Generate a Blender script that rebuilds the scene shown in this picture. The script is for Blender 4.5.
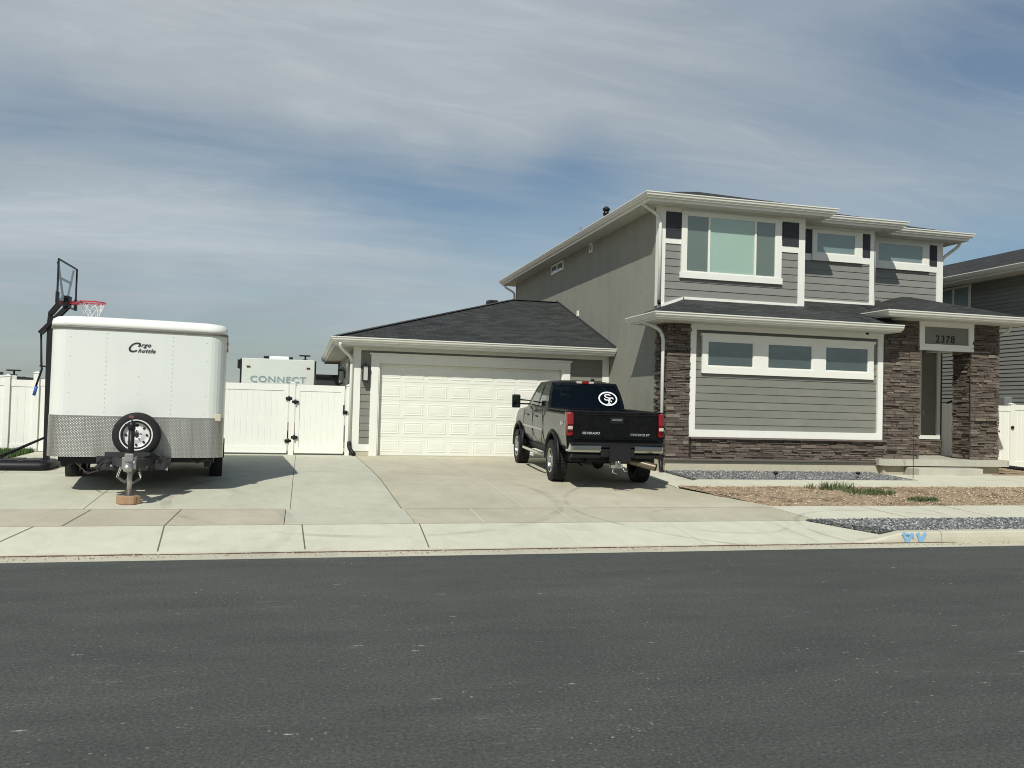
import bpy, bmesh, math, random
from mathutils import Vector, Matrix, noise
random.seed(7)
R = math.radians
scene = bpy.context.scene
for o in list(bpy.data.objects): bpy.data.objects.remove(o)

# ------------------------------------------------------------------ camera, sky, sun, exposure
CAM_H = 1.85
F_PX, YAW, PITCH, ROLL = 836.8, R(14.070), R(1.6165), R(1.5286)
def cam_setup():
    f = Vector((math.sin(YAW)*math.cos(PITCH), math.cos(YAW)*math.cos(PITCH), math.sin(PITCH)))
    r = Vector((math.cos(YAW), -math.sin(YAW), 0)); u = r.cross(f)
    c, s = math.cos(ROLL), math.sin(ROLL)
    r2 = c*r + s*u; u2 = -s*r + c*u
    cd = bpy.data.cameras.new('camera'); cam = bpy.data.objects.new('camera', cd)
    scene.collection.objects.link(cam)
    m = Matrix(((r2.x, u2.x, -f.x, 0), (r2.y, u2.y, -f.y, 0), (r2.z, u2.z, -f.z, CAM_H), (0, 0, 0, 1)))
    cam.matrix_world = m
    cd.sensor_width = 36; cd.lens = F_PX/1024*36; cd.clip_start = .05; cd.clip_end = 3000
    scene.camera = cam
cam_setup()

SUN_TRAVEL = Vector((.57, 1.0, -1.2)).normalized()
SUN_EL = math.asin(-SUN_TRAVEL.z)
SUN_ROT = math.atan2(-SUN_TRAVEL.x, -SUN_TRAVEL.y)
sl = bpy.data.lights.new('sun', 'SUN'); sl.energy = 3.95; sl.angle = R(.5); sl.color = (1, .985, .90)
so = bpy.data.objects.new('sun', sl); scene.collection.objects.link(so)
so.rotation_euler = SUN_TRAVEL.to_track_quat('-Z', 'Y').to_euler(); so.location = (-10, -10, 20)

world = bpy.data.worlds.new('World'); scene.world = world; world.use_nodes = True
def build_world():
    nt = world.node_tree; N = nt.nodes; L = nt.links; N.clear()
    out = N.new('ShaderNodeOutputWorld'); bg = N.new('ShaderNodeBackground'); bg.inputs[1].default_value = .085
    sky = N.new('ShaderNodeTexSky'); sky.sky_type = 'NISHITA'; sky.sun_disc = False
    sky.sun_elevation = SUN_EL; sky.sun_rotation = SUN_ROT; sky.air_density = 1.2; sky.dust_density = .3; sky.ozone_density = 1.2
    tc = N.new('ShaderNodeTexCoord'); sep = N.new('ShaderNodeSeparateXYZ'); L.new(tc.outputs['Generated'], sep.inputs[0])
    def mth(op, a, b=None):
        m = N.new('ShaderNodeMath'); m.operation = op
        for i, v in enumerate((a, b)):
            if v is None: continue
            if isinstance(v, (int, float)): m.inputs[i].default_value = v
            else: L.new(v, m.inputs[i])
        return m.outputs[0]
    zz = mth('ADD', mth('MAXIMUM', sep.outputs[2], 0.0), .16)
    comb = N.new('ShaderNodeCombineXYZ'); L.new(mth('DIVIDE', sep.outputs[0], zz), comb.inputs[0]); L.new(mth('DIVIDE', sep.outputs[1], zz), comb.inputs[1])
    def layer(rot, scl, nscale, detail, rough, dist, lo, hi, seed):
        mp = N.new('ShaderNodeMapping'); mp.inputs['Rotation'].default_value = (0, 0, R(rot)); mp.inputs['Scale'].default_value = (scl[0], scl[1], 1)
        mp.inputs['Location'].default_value = (seed, seed*.7, 0)
        L.new(comb.outputs[0], mp.inputs[0])
        n = N.new('ShaderNodeTexNoise'); n.inputs['Scale'].default_value = nscale; n.inputs['Detail'].default_value = detail
        n.inputs['Roughness'].default_value = rough; n.inputs['Distortion'].default_value = dist
        L.new(mp.outputs[0], n.inputs['Vector'])
        r = N.new('ShaderNodeMapRange'); r.interpolation_type = 'SMOOTHSTEP'; r.inputs[1].default_value = lo; r.inputs[2].default_value = hi
        L.new(n.outputs[0], r.inputs[0]); return r.outputs[0]
    # veil of cirrus: broad banks placed by compass bearing and height above the horizon, edges warped by noise
    wn = N.new('ShaderNodeTexNoise'); wn.inputs['Scale'].default_value = 2.6; wn.inputs['Detail'].default_value = 5; wn.inputs['Roughness'].default_value = .52
    L.new(tc.outputs['Generated'], wn.inputs['Vector']); ws = N.new('ShaderNodeSeparateColor'); L.new(wn.outputs['Color'], ws.inputs[0])
    az = mth('ADD', mth('MULTIPLY', mth('ARCTAN2', sep.outputs[0], sep.outputs[1]), 57.296), mth('MULTIPLY', mth('SUBTRACT', ws.outputs[0], .5), 22))
    el = mth('ADD', mth('MULTIPLY', mth('ARCSINE', sep.outputs[2]), 57.296), mth('MULTIPLY', mth('SUBTRACT', ws.outputs[1], .5), 9))
    def bank(a0, sa, e0, se, k, amt):
        da = mth('SUBTRACT', az, a0); de = mth('SUBTRACT', mth('SUBTRACT', el, e0), mth('MULTIPLY', da, k))
        q = mth('ADD', mth('POWER', mth('ABSOLUTE', mth('DIVIDE', da, sa)), 2.0), mth('POWER', mth('ABSOLUTE', mth('DIVIDE', de, se)), 2.0))
        return mth('MULTIPLY', mth('EXPONENT', mth('MULTIPLY', q, -1)), amt)
    fine = layer(28, (.35, 1.5), 1.5, 9, .62, 1.1, .28, .74, 11.5)
    wisp = layer(-18, (.8, 2.6), 2.2, 9, .66, 1.6, .42, .80, 4.3)
    m = .88
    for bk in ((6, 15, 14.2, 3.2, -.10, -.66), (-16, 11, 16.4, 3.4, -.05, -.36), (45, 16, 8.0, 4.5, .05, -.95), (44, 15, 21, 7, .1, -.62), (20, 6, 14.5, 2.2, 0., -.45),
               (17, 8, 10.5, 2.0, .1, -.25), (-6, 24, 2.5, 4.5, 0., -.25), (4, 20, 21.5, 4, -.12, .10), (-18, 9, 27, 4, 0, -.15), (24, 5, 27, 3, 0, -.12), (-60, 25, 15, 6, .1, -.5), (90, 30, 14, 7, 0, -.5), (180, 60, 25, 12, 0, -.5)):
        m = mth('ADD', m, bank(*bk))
    m = mth('ADD', m, mth('ADD', mth('MULTIPLY', mth('SUBTRACT', fine, .5), .26), mth('MULTIPLY', mth('SUBTRACT', wisp, .3), .11)))
    hi = N.new('ShaderNodeMapRange'); hi.interpolation_type = 'SMOOTHSTEP'; hi.inputs[1].default_value = 29; hi.inputs[2].default_value = 40; hi.inputs[3].default_value = 1; hi.inputs[4].default_value = .04  # cloud cleared above the view so less sky light fills the shadows
    L.new(el, hi.inputs[0]); m = mth('MULTIPLY', m, hi.outputs[0])
    m = mth('MAXIMUM', mth('MINIMUM', m, 1.0), .05)
    mix = N.new('ShaderNodeMix'); mix.data_type = 'RGBA'
    L.new(m, mix.inputs[0])
    tint = N.new('ShaderNodeMix'); tint.data_type = 'RGBA'; tint.blend_type = 'MULTIPLY'; tint.inputs[0].default_value = 1
    L.new(sky.outputs[0], tint.inputs[6]); tint.inputs[7].default_value = SKY_TINT
    L.new(tint.outputs[2], mix.inputs[6])
    er = N.new('ShaderNodeMapRange'); er.interpolation_type = 'SMOOTHSTEP'; er.inputs[1].default_value = -1; er.inputs[2].default_value = 11; L.new(el, er.inputs[0])
    cc = N.new('ShaderNodeMix'); cc.data_type = 'RGBA'; L.new(er.outputs[0], cc.inputs[0]); cc.inputs[6].default_value = CLOUD_LOW; cc.inputs[7].default_value = CLOUD
    body = layer(35, (.5, 1.1), .9, 6, .55, .8, .30, .72, 21.7)
    cd = N.new('ShaderNodeMix'); cd.data_type = 'RGBA'; cd.blend_type = 'MULTIPLY'; cd.inputs[0].default_value = 1; L.new(cc.outputs[2], cd.inputs[6])
    sh = mth('ADD', mth('MULTIPLY', body, .16), mth('ADD', mth('MULTIPLY', wisp, .05), .85)); cv = N.new('ShaderNodeCombineColor')
    for k in range(3): L.new(sh, cv.inputs[k])
    L.new(cv.outputs[0], cd.inputs[7]); L.new(cd.outputs[2], mix.inputs[7])
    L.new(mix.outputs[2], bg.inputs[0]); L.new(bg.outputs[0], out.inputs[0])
SKY_TINT = (.68, .775, .83, 1)
CLOUD = (5.95, 6.6, 7.05, 1)
CLOUD_LOW = (4.0, 4.6, 4.95, 1)
build_world()
vs = scene.view_settings; vs.view_transform = 'Standard'; vs.look = 'None'; vs.exposure = 0.0; vs.gamma = 1; vs.use_curve_mapping = False
scene.render.engine = 'CYCLES'
scene.cycles.filter_width = 1.0

# ------------------------------------------------------------------ materials
MATS = {}
def mat(name, col, rough=.6, metal=0., spec=.5, coat=0.):
    if name in MATS: return MATS[name]
    m = bpy.data.materials.new(name); m.use_nodes = True; b = m.node_tree.nodes['Principled BSDF']
    b.inputs['Base Color'].default_value = (*col, 1); b.inputs['Roughness'].default_value = rough; b.inputs['Metallic'].default_value = metal
    b.inputs['Specular IOR Level'].default_value = spec; b.inputs['Coat Weight'].default_value = coat
    MATS[name] = m; return m
class NT:
    def __init__(s, m): s.t = m.node_tree; s.N = s.t.nodes; s.L = s.t.links; s.b = s.N['Principled BSDF']
    def new(s, k, **kw):
        n = s.N.new(k)
        for a, v in kw.items(): setattr(n, a, v)
        return n
    def pos(s): return s.new('ShaderNodeNewGeometry').outputs['Position']
    def noise(s, scale, detail=4, rough=.55, vec=None, sc=None, dist=0):
        n = s.new('ShaderNodeTexNoise'); n.inputs['Scale'].default_value = scale; n.inputs['Detail'].default_value = detail
        n.inputs['Roughness'].default_value = rough; n.inputs['Distortion'].default_value = dist
        v = vec if vec is not None else s.pos()
        if sc:
            mp = s.new('ShaderNodeMapping'); mp.inputs['Scale'].default_value = sc; s.L.new(v, mp.inputs[0]); v = mp.outputs[0]
        s.L.new(v, n.inputs['Vector']); return n.outputs[0]
    def ramp(s, v, stops):
        r = s.new('ShaderNodeValToRGB'); s.L.new(v, r.inputs[0]); e = r.color_ramp.elements
        while len(e) < len(stops): e.new(.5)
        for i, (p, c) in enumerate(stops):
            e[i].position = p; e[i].color = (*c, 1) if len(c) == 3 else c
        return r.outputs[0]
    def rng(s, v, a, b, c=0., d=1.):
        r = s.new('ShaderNodeMapRange'); s.L.new(v, r.inputs[0])
        for i, x in enumerate((a, b, c, d)): r.inputs[i+1].default_value = x
        return r.outputs[0]
    def math(s, op, a, b=None):
        m = s.new('ShaderNodeMath', operation=op)
        for i, v in enumerate((a, b)):
            if v is None: continue
            if isinstance(v, (int, float)): m.inputs[i].default_value = v
            else: s.L.new(v, m.inputs[i])
        return m.outputs[0]
    def mix(s, f, a, b, mode='MIX'):
        m = s.new('ShaderNodeMix', data_type='RGBA', blend_type=mode)
        for i, v in ((0, f), (6, a), (7, b)):
            if isinstance(v, (int, float)): m.inputs[i].default_value = v
            elif isinstance(v, tuple): m.inputs[i].default_value = (*v, 1) if len(v) == 3 else v
            else: s.L.new(v, m.inputs[i])
        return m.outputs[2]
    def col(s, v): s.L.new(v, s.b.inputs['Base Color'])
    def bump(s, v, strength=.3, dist=.01):
        b = s.new('ShaderNodeBump'); b.inputs['Strength'].default_value = strength; b.inputs['Distance'].default_value = dist
        s.L.new(v, b.inputs['Height']); s.L.new(b.outputs[0], s.b.inputs['Normal'])
    def rough(s, v): s.L.new(v, s.b.inputs['Roughness'])

def painted(name, col, rough=.5, var=.06, scale=3., bump=.05, spec=.4):
    m = mat(name, col, rough, spec=spec); t = NT(m)
    n = t.noise(scale, 5, .6); n2 = t.noise(.6, 3, .5)
    f = t.math('ADD', t.math('MULTIPLY', n, .6), t.math('MULTIPLY', n2, .4))
    a = tuple(c*(1-var) for c in col); b = tuple(min(1, c*(1+var)) for c in col)
    t.col(t.ramp(f, [(.3, a), (.7, b)]))
    if bump: t.bump(t.noise(60, 3), bump, .004)
    return m
WHITE = painted('white_trim', (.80, .79, .73), .45, .035)
GUTTER = painted('gutter_white', (.74, .73, .66), .38, .03)
DOORW = painted('garage_white', (.78, .78, .70), .5, .03)
SOFFIT = painted('soffit', (.62, .61, .56), .6, .04)
def siding_mat(name, col):
    m = painted(name, col, .55, .06, 4); t = NT(m); src = t.b.inputs['Base Color'].links[0].from_socket
    g = t.new('ShaderNodeNewGeometry'); k = t.ramp(g.outputs['Random Per Island'], [(0, (.955, .955, .955)), (1, (1.045, 1.045, 1.04))])
    dust = t.noise(1.2, 6, .7, sc=(.6, 1, 2.5)); c = t.mix(1., src, k, 'MULTIPLY'); c = t.mix(t.rng(dust, .5, .72, 0, .22), c, (.33, .31, .26)); t.col(c); return m
SIDING = siding_mat('siding_grey', (.20, .198, .172))
SIDING_UP = siding_mat('siding_upper', (.225, .223, .205))
DARKSQ = painted('dark_panel', (.035, .038, .042), .5, .08)
VINYL = painted('vinyl', (.84, .84, .77), .42, .03)
RVW = painted('rv_fibreglass', (.62, .66, .60), .4, .03)
NSIDE = siding_mat('neighbour_siding', (.225, .23, .215))
FOUND = painted('foundation', (.50, .46, .35), .85, .10, 6, .3)
BLACKP = mat('black_plastic', (.009, .009, .010), .5, spec=.3)
RUBBER = painted('rubber', (.013, .013, .014), .8, .2, 30, .5)
CHROME = mat('chrome', (.48, .48, .46), .2, 1.)
STEEL = painted('steel', (.45, .44, .42), .4, .15, 20); STEEL.node_tree.nodes['Principled BSDF'].inputs['Metallic'].default_value = .8
BLKMETAL = painted('black_metal', (.013, .013, .014), .45, .2, 15, spec=.3)
RUST = painted('rusty_steel', (.07, .045, .035), .8, .3, 20)
def stucco():
    m = mat('stucco', (.2, .2, .18), .9, spec=.2); t = NT(m)
    n = t.noise(2.2, 6, .62, sc=(1, 1, .45)); t.col(t.ramp(n, [(.25, (.255, .25, .208)), (.5, (.29, .285, .238)), (.8, (.31, .305, .255))]))
    t.bump(t.noise(45, 5, .7), .8, .012); return m
STUCCO = stucco()
def stone():
    m = mat('ledgestone', (.1, .08, .07), .85, spec=.25); t = NT(m)
    g = t.new('ShaderNodeNewGeometry'); r = g.outputs['Random Per Island']
    base = t.ramp(r, [(0, (.095, .076, .064)), (.2, (.165, .134, .112)), (.4, (.125, .103, .088)), (.6, (.205, .170, .140)), (.8, (.145, .120, .102)), (1, (.29, .25, .21))])
    n = t.noise(26, 6, .65); base = t.mix(.55, base, t.ramp(n, [(.3, (.35, .33, .33)), (.7, (1.15, 1.1, 1.05))]), 'MULTIPLY')
    t.col(base); t.bump(t.noise(38, 6, .7), 1., .02); return m
STONE = stone()
STONEBACK = mat('stone_gap_shade', (.02, .018, .017), .95)  # backing colour darkened to paint in deep shade between the stones
def shingle(name, base):
    m = mat(name, (.05, .05, .05), .92, spec=.2); t = NT(m)
    uv = t.new('ShaderNodeTexCoord').outputs['UV']
    br = t.new('ShaderNodeTexBrick'); t.L.new(uv, br.inputs['Vector'])
    for k, v in (('Scale', 1.), ('Mortar Size', .006), ('Brick Width', .32), ('Row Height', .14), ('Bias', 0.), ('Mortar Smooth', .3)): br.inputs[k].default_value = v
    br.inputs['Color1'].default_value = (*[c*.72 for c in base], 1); br.inputs['Color2'].default_value = (*[c*1.35 for c in base], 1); br.inputs['Mortar'].default_value = (*[c*.4 for c in base], 1)
    n = t.noise(55, 3, .7); c = t.mix(.7, br.outputs[0], t.ramp(n, [(.3, (.5, .5, .5)), (.7, (1.4, 1.4, 1.4))]), 'MULTIPLY')
    n2 = t.noise(1.3, 4, .6); c = t.mix(.6, c, t.ramp(n2, [(.3, (.75, .75, .75)), (.7, (1.2, 1.2, 1.2))]), 'MULTIPLY')
    t.col(c); t.bump(t.math('ADD', t.math('MULTIPLY', br.outputs['Fac'], -1.), t.math('MULTIPLY', n, .5)), .7, .012); return m
SHINGLE = shingle('shingles', (.046, .048, .047))
SHINGLE_B = shingle('brown_shingles', (.048, .046, .046))
def asphalt():
    m = mat('asphalt', (.05, .05, .05), .9, spec=.3); t = NT(m); P_ = t.pos()
    big = t.noise(.35, 5, .6, sc=(.35, 1, 1), dist=.4); mid = t.noise(2.0, 5, .6, sc=(.4, 1.2, 1)); fine = t.noise(38, 5, .8); sp = t.noise(52, 3, .6)
    c = t.ramp(big, [(.3, (.062, .066, .060)), (.7, (.084, .088, .079))])
    c = t.mix(.6, c, t.ramp(mid, [(.3, (.76, .76, .76)), (.7, (1.22, 1.22, 1.22))]), 'MULTIPLY')
    c = t.mix(1., c, t.ramp(fine, [(.34, (.55, .55, .55)), (.5, (1, 1, 1)), (.66, (1.5, 1.5, 1.5))]), 'MULTIPLY')
    c = t.mix(t.math('MULTIPLY', t.rng(sp, .60, .68, 0, .75), t.rng(t.noise(.45, 5, .7), .35, .65, .25, 1)), c, (.28, .27, .24))
    # pale scuffs drawn out along the street
    sc = t.noise(5.5, 6, .75, sc=(.35, 1.7, 1), dist=1.2); gate = t.noise(.5, 3, .5, sc=(.5, 1.2, 1))
    f = t.math('MULTIPLY', t.rng(sc, .585, .655, 0, .6), t.rng(gate, .50, .62, 0, 1))
    c = t.mix(t.math('MULTIPLY', f, .5), c, (.30, .29, .27)); t.col(c)
    vo = t.new('ShaderNodeTexVoronoi'); vo.inputs['Scale'].default_value = 26; t.L.new(P_, vo.inputs['Vector']); vc = t.new('ShaderNodeSeparateColor'); t.L.new(vo.outputs['Color'], vc.inputs[0])
    chip = t.math('MULTIPLY', t.math('MULTIPLY', t.math('LESS_THAN', vo.outputs['Distance'], .26), t.math('GREATER_THAN', vc.outputs[0], .93)), t.rng(t.noise(.8, 5, .75), .46, .64, .04, .85))
    c = t.mix(chip, c, (.34, .33, .29))
    vo = t.new('ShaderNodeTexVoronoi'); vo.inputs['Scale'].default_value = 2.6; mp = t.new('ShaderNodeMapping'); mp.inputs['Scale'].default_value = (.8, 3.2, 1); t.L.new(P_, mp.inputs[0]); t.L.new(mp.outputs[0], vo.inputs['Vector']); vc = t.new('ShaderNodeSeparateColor'); t.L.new(vo.outputs['Color'], vc.inputs[0])
    dash = t.math('MULTIPLY', t.math('MULTIPLY', t.rng(vo.outputs['Distance'], .04, .12, 1, 0), t.math('GREATER_THAN', vc.outputs[0], .80)), t.rng(t.noise(30, 3, .7), .45, .55, 0, .9))
    c = t.mix(dash, c, (.50, .49, .45)); t.col(c)
    t.bump(fine, .6, .008); return m
ASPHALT = asphalt()
def concrete(name, a, b, marks=True, bw=.05):
    m = mat(name, a, .85, spec=.3); t = NT(m); P = t.pos()
    big = t.noise(.55, 6, .62, dist=.5); mid = t.noise(3.5, 6, .65, sc=(1, .6, 1)); fine = t.noise(90, 3, .6)
    c = t.mix(t.rng(big, .3, .7), a, b)
    c = t.mix(.7, c, t.ramp(mid, [(.25, (.86, .85, .83)), (.55, (1.0, 1.0, 1.0)), (.8, (1.07, 1.07, 1.07))]), 'MULTIPLY')
    c = t.mix(.6, c, t.ramp(fine, [(.3, (.86, .86, .86)), (.7, (1.1, 1.1, 1.1))]), 'MULTIPLY')
    # dark broom drags and puddle stains
    st = t.noise(1.1, 7, .7, sc=(1.6, .5, 1), dist=1.); c = t.mix(t.rng(st, .52, .74, 0, .20), c, (.26, .23, .19))
    if marks:
        for (cx, cy, rad, w, amt) in ((1.2, 14.6, 3.25, .10, .26), (7.9, 13.4, 3.4, .055, .34), (6.6, 12.4, 1.1, .05, .25), (-5.2, 12.2, 5.1, .12, .18), (9.6, 11.3, 1.9, .06, .3)):
            sub = t.new('ShaderNodeVectorMath', operation='SUBTRACT'); t.L.new(P, sub.inputs[0]); sub.inputs[1].default_value = (cx, cy, .2)
            ml = t.new('ShaderNodeVectorMath', operation='MULTIPLY'); t.L.new(sub.outputs[0], ml.inputs[0]); ml.inputs[1].default_value = (1, 1, 0)
            ln = t.new('ShaderNodeVectorMath', operation='LENGTH'); t.L.new(ml.outputs[0], ln.inputs[0])
            d = t.math('ABSOLUTE', t.math('SUBTRACT', ln.outputs['Value'], rad))
            f = t.math('MULTIPLY', t.rng(d, w*.6, w, 1, 0), t.rng(t.noise(1.2, 3, .6), .40, .62, 0, amt))
            c = t.mix(f, c, (.13, .125, .115))
    t.col(c); t.bump(t.math('ADD', fine, t.math('MULTIPLY', mid, .4)), .35, .006); return m
CONC_A = concrete('concrete_apron', (0.604, 0.586, 0.465), (0.676, 0.658, 0.528))
CONC_S = concrete('concrete_walk', (0.457, 0.414, 0.315), (0.524, 0.481, 0.367))
CONC_L = concrete('concrete_drive_pale', (0.493, 0.482, 0.384), (0.571, 0.554, 0.442))
CONC_R = concrete('concrete_drive_tan', (0.460, 0.425, 0.318), (0.559, 0.518, 0.400))
CONC_P = concrete('concrete_porch', (0.425, 0.414, 0.348), (0.538, 0.521, 0.431), False)
CONC_G = concrete('concrete_gutter', (0.493, 0.470, 0.368), (0.594, 0.560, 0.442), False)
JOINT_D = mat('joint_dark', (.15, .13, .105), .95); JOINT_M = mat('joint_mid', (.24, .215, .17), .95); JOINT_L = mat('joint_pale', (.62, .60, .53), .9); JOINT_R = mat('joint_rusty', (.11, .06, .045), .95)
def dirt():
    m = mat('dirt', (.2, .14, .1), .97, spec=.1); t = NT(m)
    a = t.noise(1.5, 7, .72, dist=.6); b = t.noise(14, 6, .72)
    c = t.ramp(a, [(.36, (.17, .14, .10)), (.45, (.33, .245, .165)), (.52, (.50, .375, .255)), (.60, (.36, .29, .20)), (.70, (.62, .53, .38))])
    c = t.mix(.85, c, t.ramp(b, [(.3, (.55, .52, .48)), (.55, (1, 1, 1)), (.72, (1.35, 1.33, 1.28))]), 'MULTIPLY'); t.col(c)
    t.bump(b, 1., .04); return m
DIRT = dirt()
def gravel():
    m = mat('gravel', (.2, .2, .2), .9, spec=.2); t = NT(m)
    v = t.new('ShaderNodeTexVoronoi'); v.inputs['Scale'].default_value = 38; t.L.new(t.pos(), v.inputs['Vector'])
    sp = t.new('ShaderNodeSeparateColor'); t.L.new(v.outputs['Color'], sp.inputs[0])
    c = t.ramp(sp.outputs[0], [(0, (.055, .058, .06)), (.5, (.13, .134, .136)), (.85, (.22, .22, .21)), (1, (.4, .4, .38))]); t.col(c)
    t.bump(t.math('MULTIPLY', v.outputs['Distance'], -1), 1., .03); return m
GRAVEL = gravel()
def island(name, stops, rough=.85):
    m = mat(name, stops[0][1], rough); t = NT(m); g = t.new('ShaderNodeNewGeometry'); t.col(t.ramp(g.outputs['Random Per Island'], stops)); return m
PEBBLE = island('pebbles', [(0, (.065, .068, .07)), (.5, (.155, .158, .158)), (.85, (.27, .27, .26)), (1, (.5, .5, .47))])
GRASSM = island('grass_blades', [(0, (.03, .07, .012)), (.5, (.055, .11, .02)), (1, (.10, .15, .035))])
WEEDM = island('weed_leaves', [(0, (.055, .085, .03)), (.6, (.10, .135, .05)), (1, (.19, .19, .09))])
STRAW = island('dry_grass', [(0, (.22, .15, .09)), (.5, (.40, .31, .19)), (1, (.55, .45, .30))])
def carpaint():
    m = mat('black_paint', (.012, .012, .014), .12, spec=.34)
    t = NT(m); d = t.noise(6, 6, .7); t.col(t.ramp(d, [(.35, (.0025, .003, .004)), (.8, (.008, .008, .008))])); t.rough(t.rng(d, .3, .7, .10, .24)); return m
PAINT = carpaint()
TRW = painted('trailer_white', (.72, .745, .70), .32, .025, 1.5, 0)
TRCAP = painted('trailer_cap', (.84, .84, .79), .35, .02)
def diamond():
    m = mat('diamond_plate', (.5, .49, .46), .36, .75); t = NT(m); P = t.new('ShaderNodeTexCoord').outputs['Object']
    sp = t.new('ShaderNodeSeparateXYZ'); t.L.new(P, sp.inputs[0])
    def w(v, ph): return t.math('SINE', t.math('ADD', t.math('MULTIPLY', v, 2*math.pi/.042), ph))
    a = t.math('MULTIPLY', w(sp.outputs[0], 0), w(sp.outputs[2], 0)); f = t.rng(a, .25, .6)
    n = t.noise(2.2, 5, .65, sc=(3, 3, .15)); c = t.mix(f, (.40, .395, .37), (.68, .675, .64)); c = t.mix(.9, c, t.ramp(n, [(.3, (.7, .69, .66)), (.7, (1.15, 1.15, 1.15))]), 'MULTIPLY')  # vertical streaks in the colour stand in for uneven reflections on the plate
    t.col(c); t.bump(f, .5, .004); return m
DIAMOND = diamond()
RIMW = mat('white_rim', (.75, .75, .74), .35); RED = mat('tail_red', (.20, .004, .007), .12, coat=.3); RIMRED = mat('hoop_red', (.55, .03, .06), .4)
LENSW = mat('clear_lens', (.50, .46, .42), .15); AMBER = mat('amber', (.6, .22, .03), .3); NETW = mat('net_white', (.8, .8, .78), .8)
BLUE = mat('blue_marker_paint', (.22, .43, .66), .9); BLUEG = mat('blue_grip', (.03, .10, .45), .5); BADGE = mat('pale_badge', (.42, .42, .42), .35, .2); TEXTBLK = mat('black_lettering', (.02, .02, .02), .5); TEXTW = mat('white_lettering', (.8, .8, .8), .5)
TEXTDK = mat('dark_numbers', (.012, .012, .012), .5); TEXTBL = mat('blue_grey_lettering', (.17, .26, .31), .5); SILVER = mat('silver_badge', (.6, .6, .6), .25, .9)
DECALG = mat('grey_graphics', (.50, .54, .50), .5)
BRICKB = painted('block', (.34, .215, .13), .95, .25, 30, .8)
FROST = mat('frosted_glass', (.5, .5, .48), .3)
def glass(name, tint, fac=.0, rough=.02):
    m = bpy.data.materials.new(name); m.use_nodes = True; N = m.node_tree.nodes; L = m.node_tree.links; N.clear()
    o = N.new('ShaderNodeOutputMaterial'); tr = N.new('ShaderNodeBsdfTransparent'); tr.inputs[0].default_value = (*tint, 1)
    gl = N.new('ShaderNodeBsdfGlossy'); gl.inputs['Roughness'].default_value = rough; gl.inputs[0].default_value = (.95, 1, 1, 1)
    tn = N.new('ShaderNodeTexNoise'); tn.inputs['Scale'].default_value = 1.3; tn.inputs['Detail'].default_value = 2; gp = N.new('ShaderNodeNewGeometry'); L.new(gp.outputs['Position'], tn.inputs['Vector'])
    bu = N.new('ShaderNodeBump'); bu.inputs['Strength'].default_value = .5; bu.inputs['Distance'].default_value = .03; L.new(tn.outputs[0], bu.inputs['Height']); L.new(bu.outputs[0], gl.inputs['Normal'])
    lw = N.new('ShaderNodeLayerWeight'); lw.inputs[0].default_value = .5
    pw = N.new('ShaderNodeMath'); pw.operation = 'POWER'; L.new(lw.outputs['Facing'], pw.inputs[0]); pw.inputs[1].default_value = 4.
    ad = N.new('ShaderNodeMath'); ad.operation = 'MULTIPLY_ADD'; L.new(pw.outputs[0], ad.inputs[0]); ad.inputs[1].default_value = .9-fac; ad.inputs[2].default_value = fac; ad.use_clamp = True
    mx = N.new('ShaderNodeMixShader'); L.new(ad.outputs[0], mx.inputs[0]); L.new(tr.outputs[0], mx.inputs[1]); L.new(gl.outputs[0], mx.inputs[2]); L.new(mx.outputs[0], o.inputs[0])
    return m
GLASS = glass('window_glass', (.91, .96, .94), .13); CARGLASS = glass('car_glass', (.26, .32, .31), .035); ACRYL = glass('acrylic', (.90, .94, .94), .04)
BLIND = painted('green_blind', (.42, .53, .45), .8, .03, 2, 0); BLIND2 = painted('grey_screen', (.14, .165, .14), .8, .06, 2, 0); DIM = painted('dim_interior', (.065, .085, .087), .8, .15, 2, 0); BLIND3 = painted('teal_blind', (.21, .265, .265), .8, .08, 2, 0)

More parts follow.
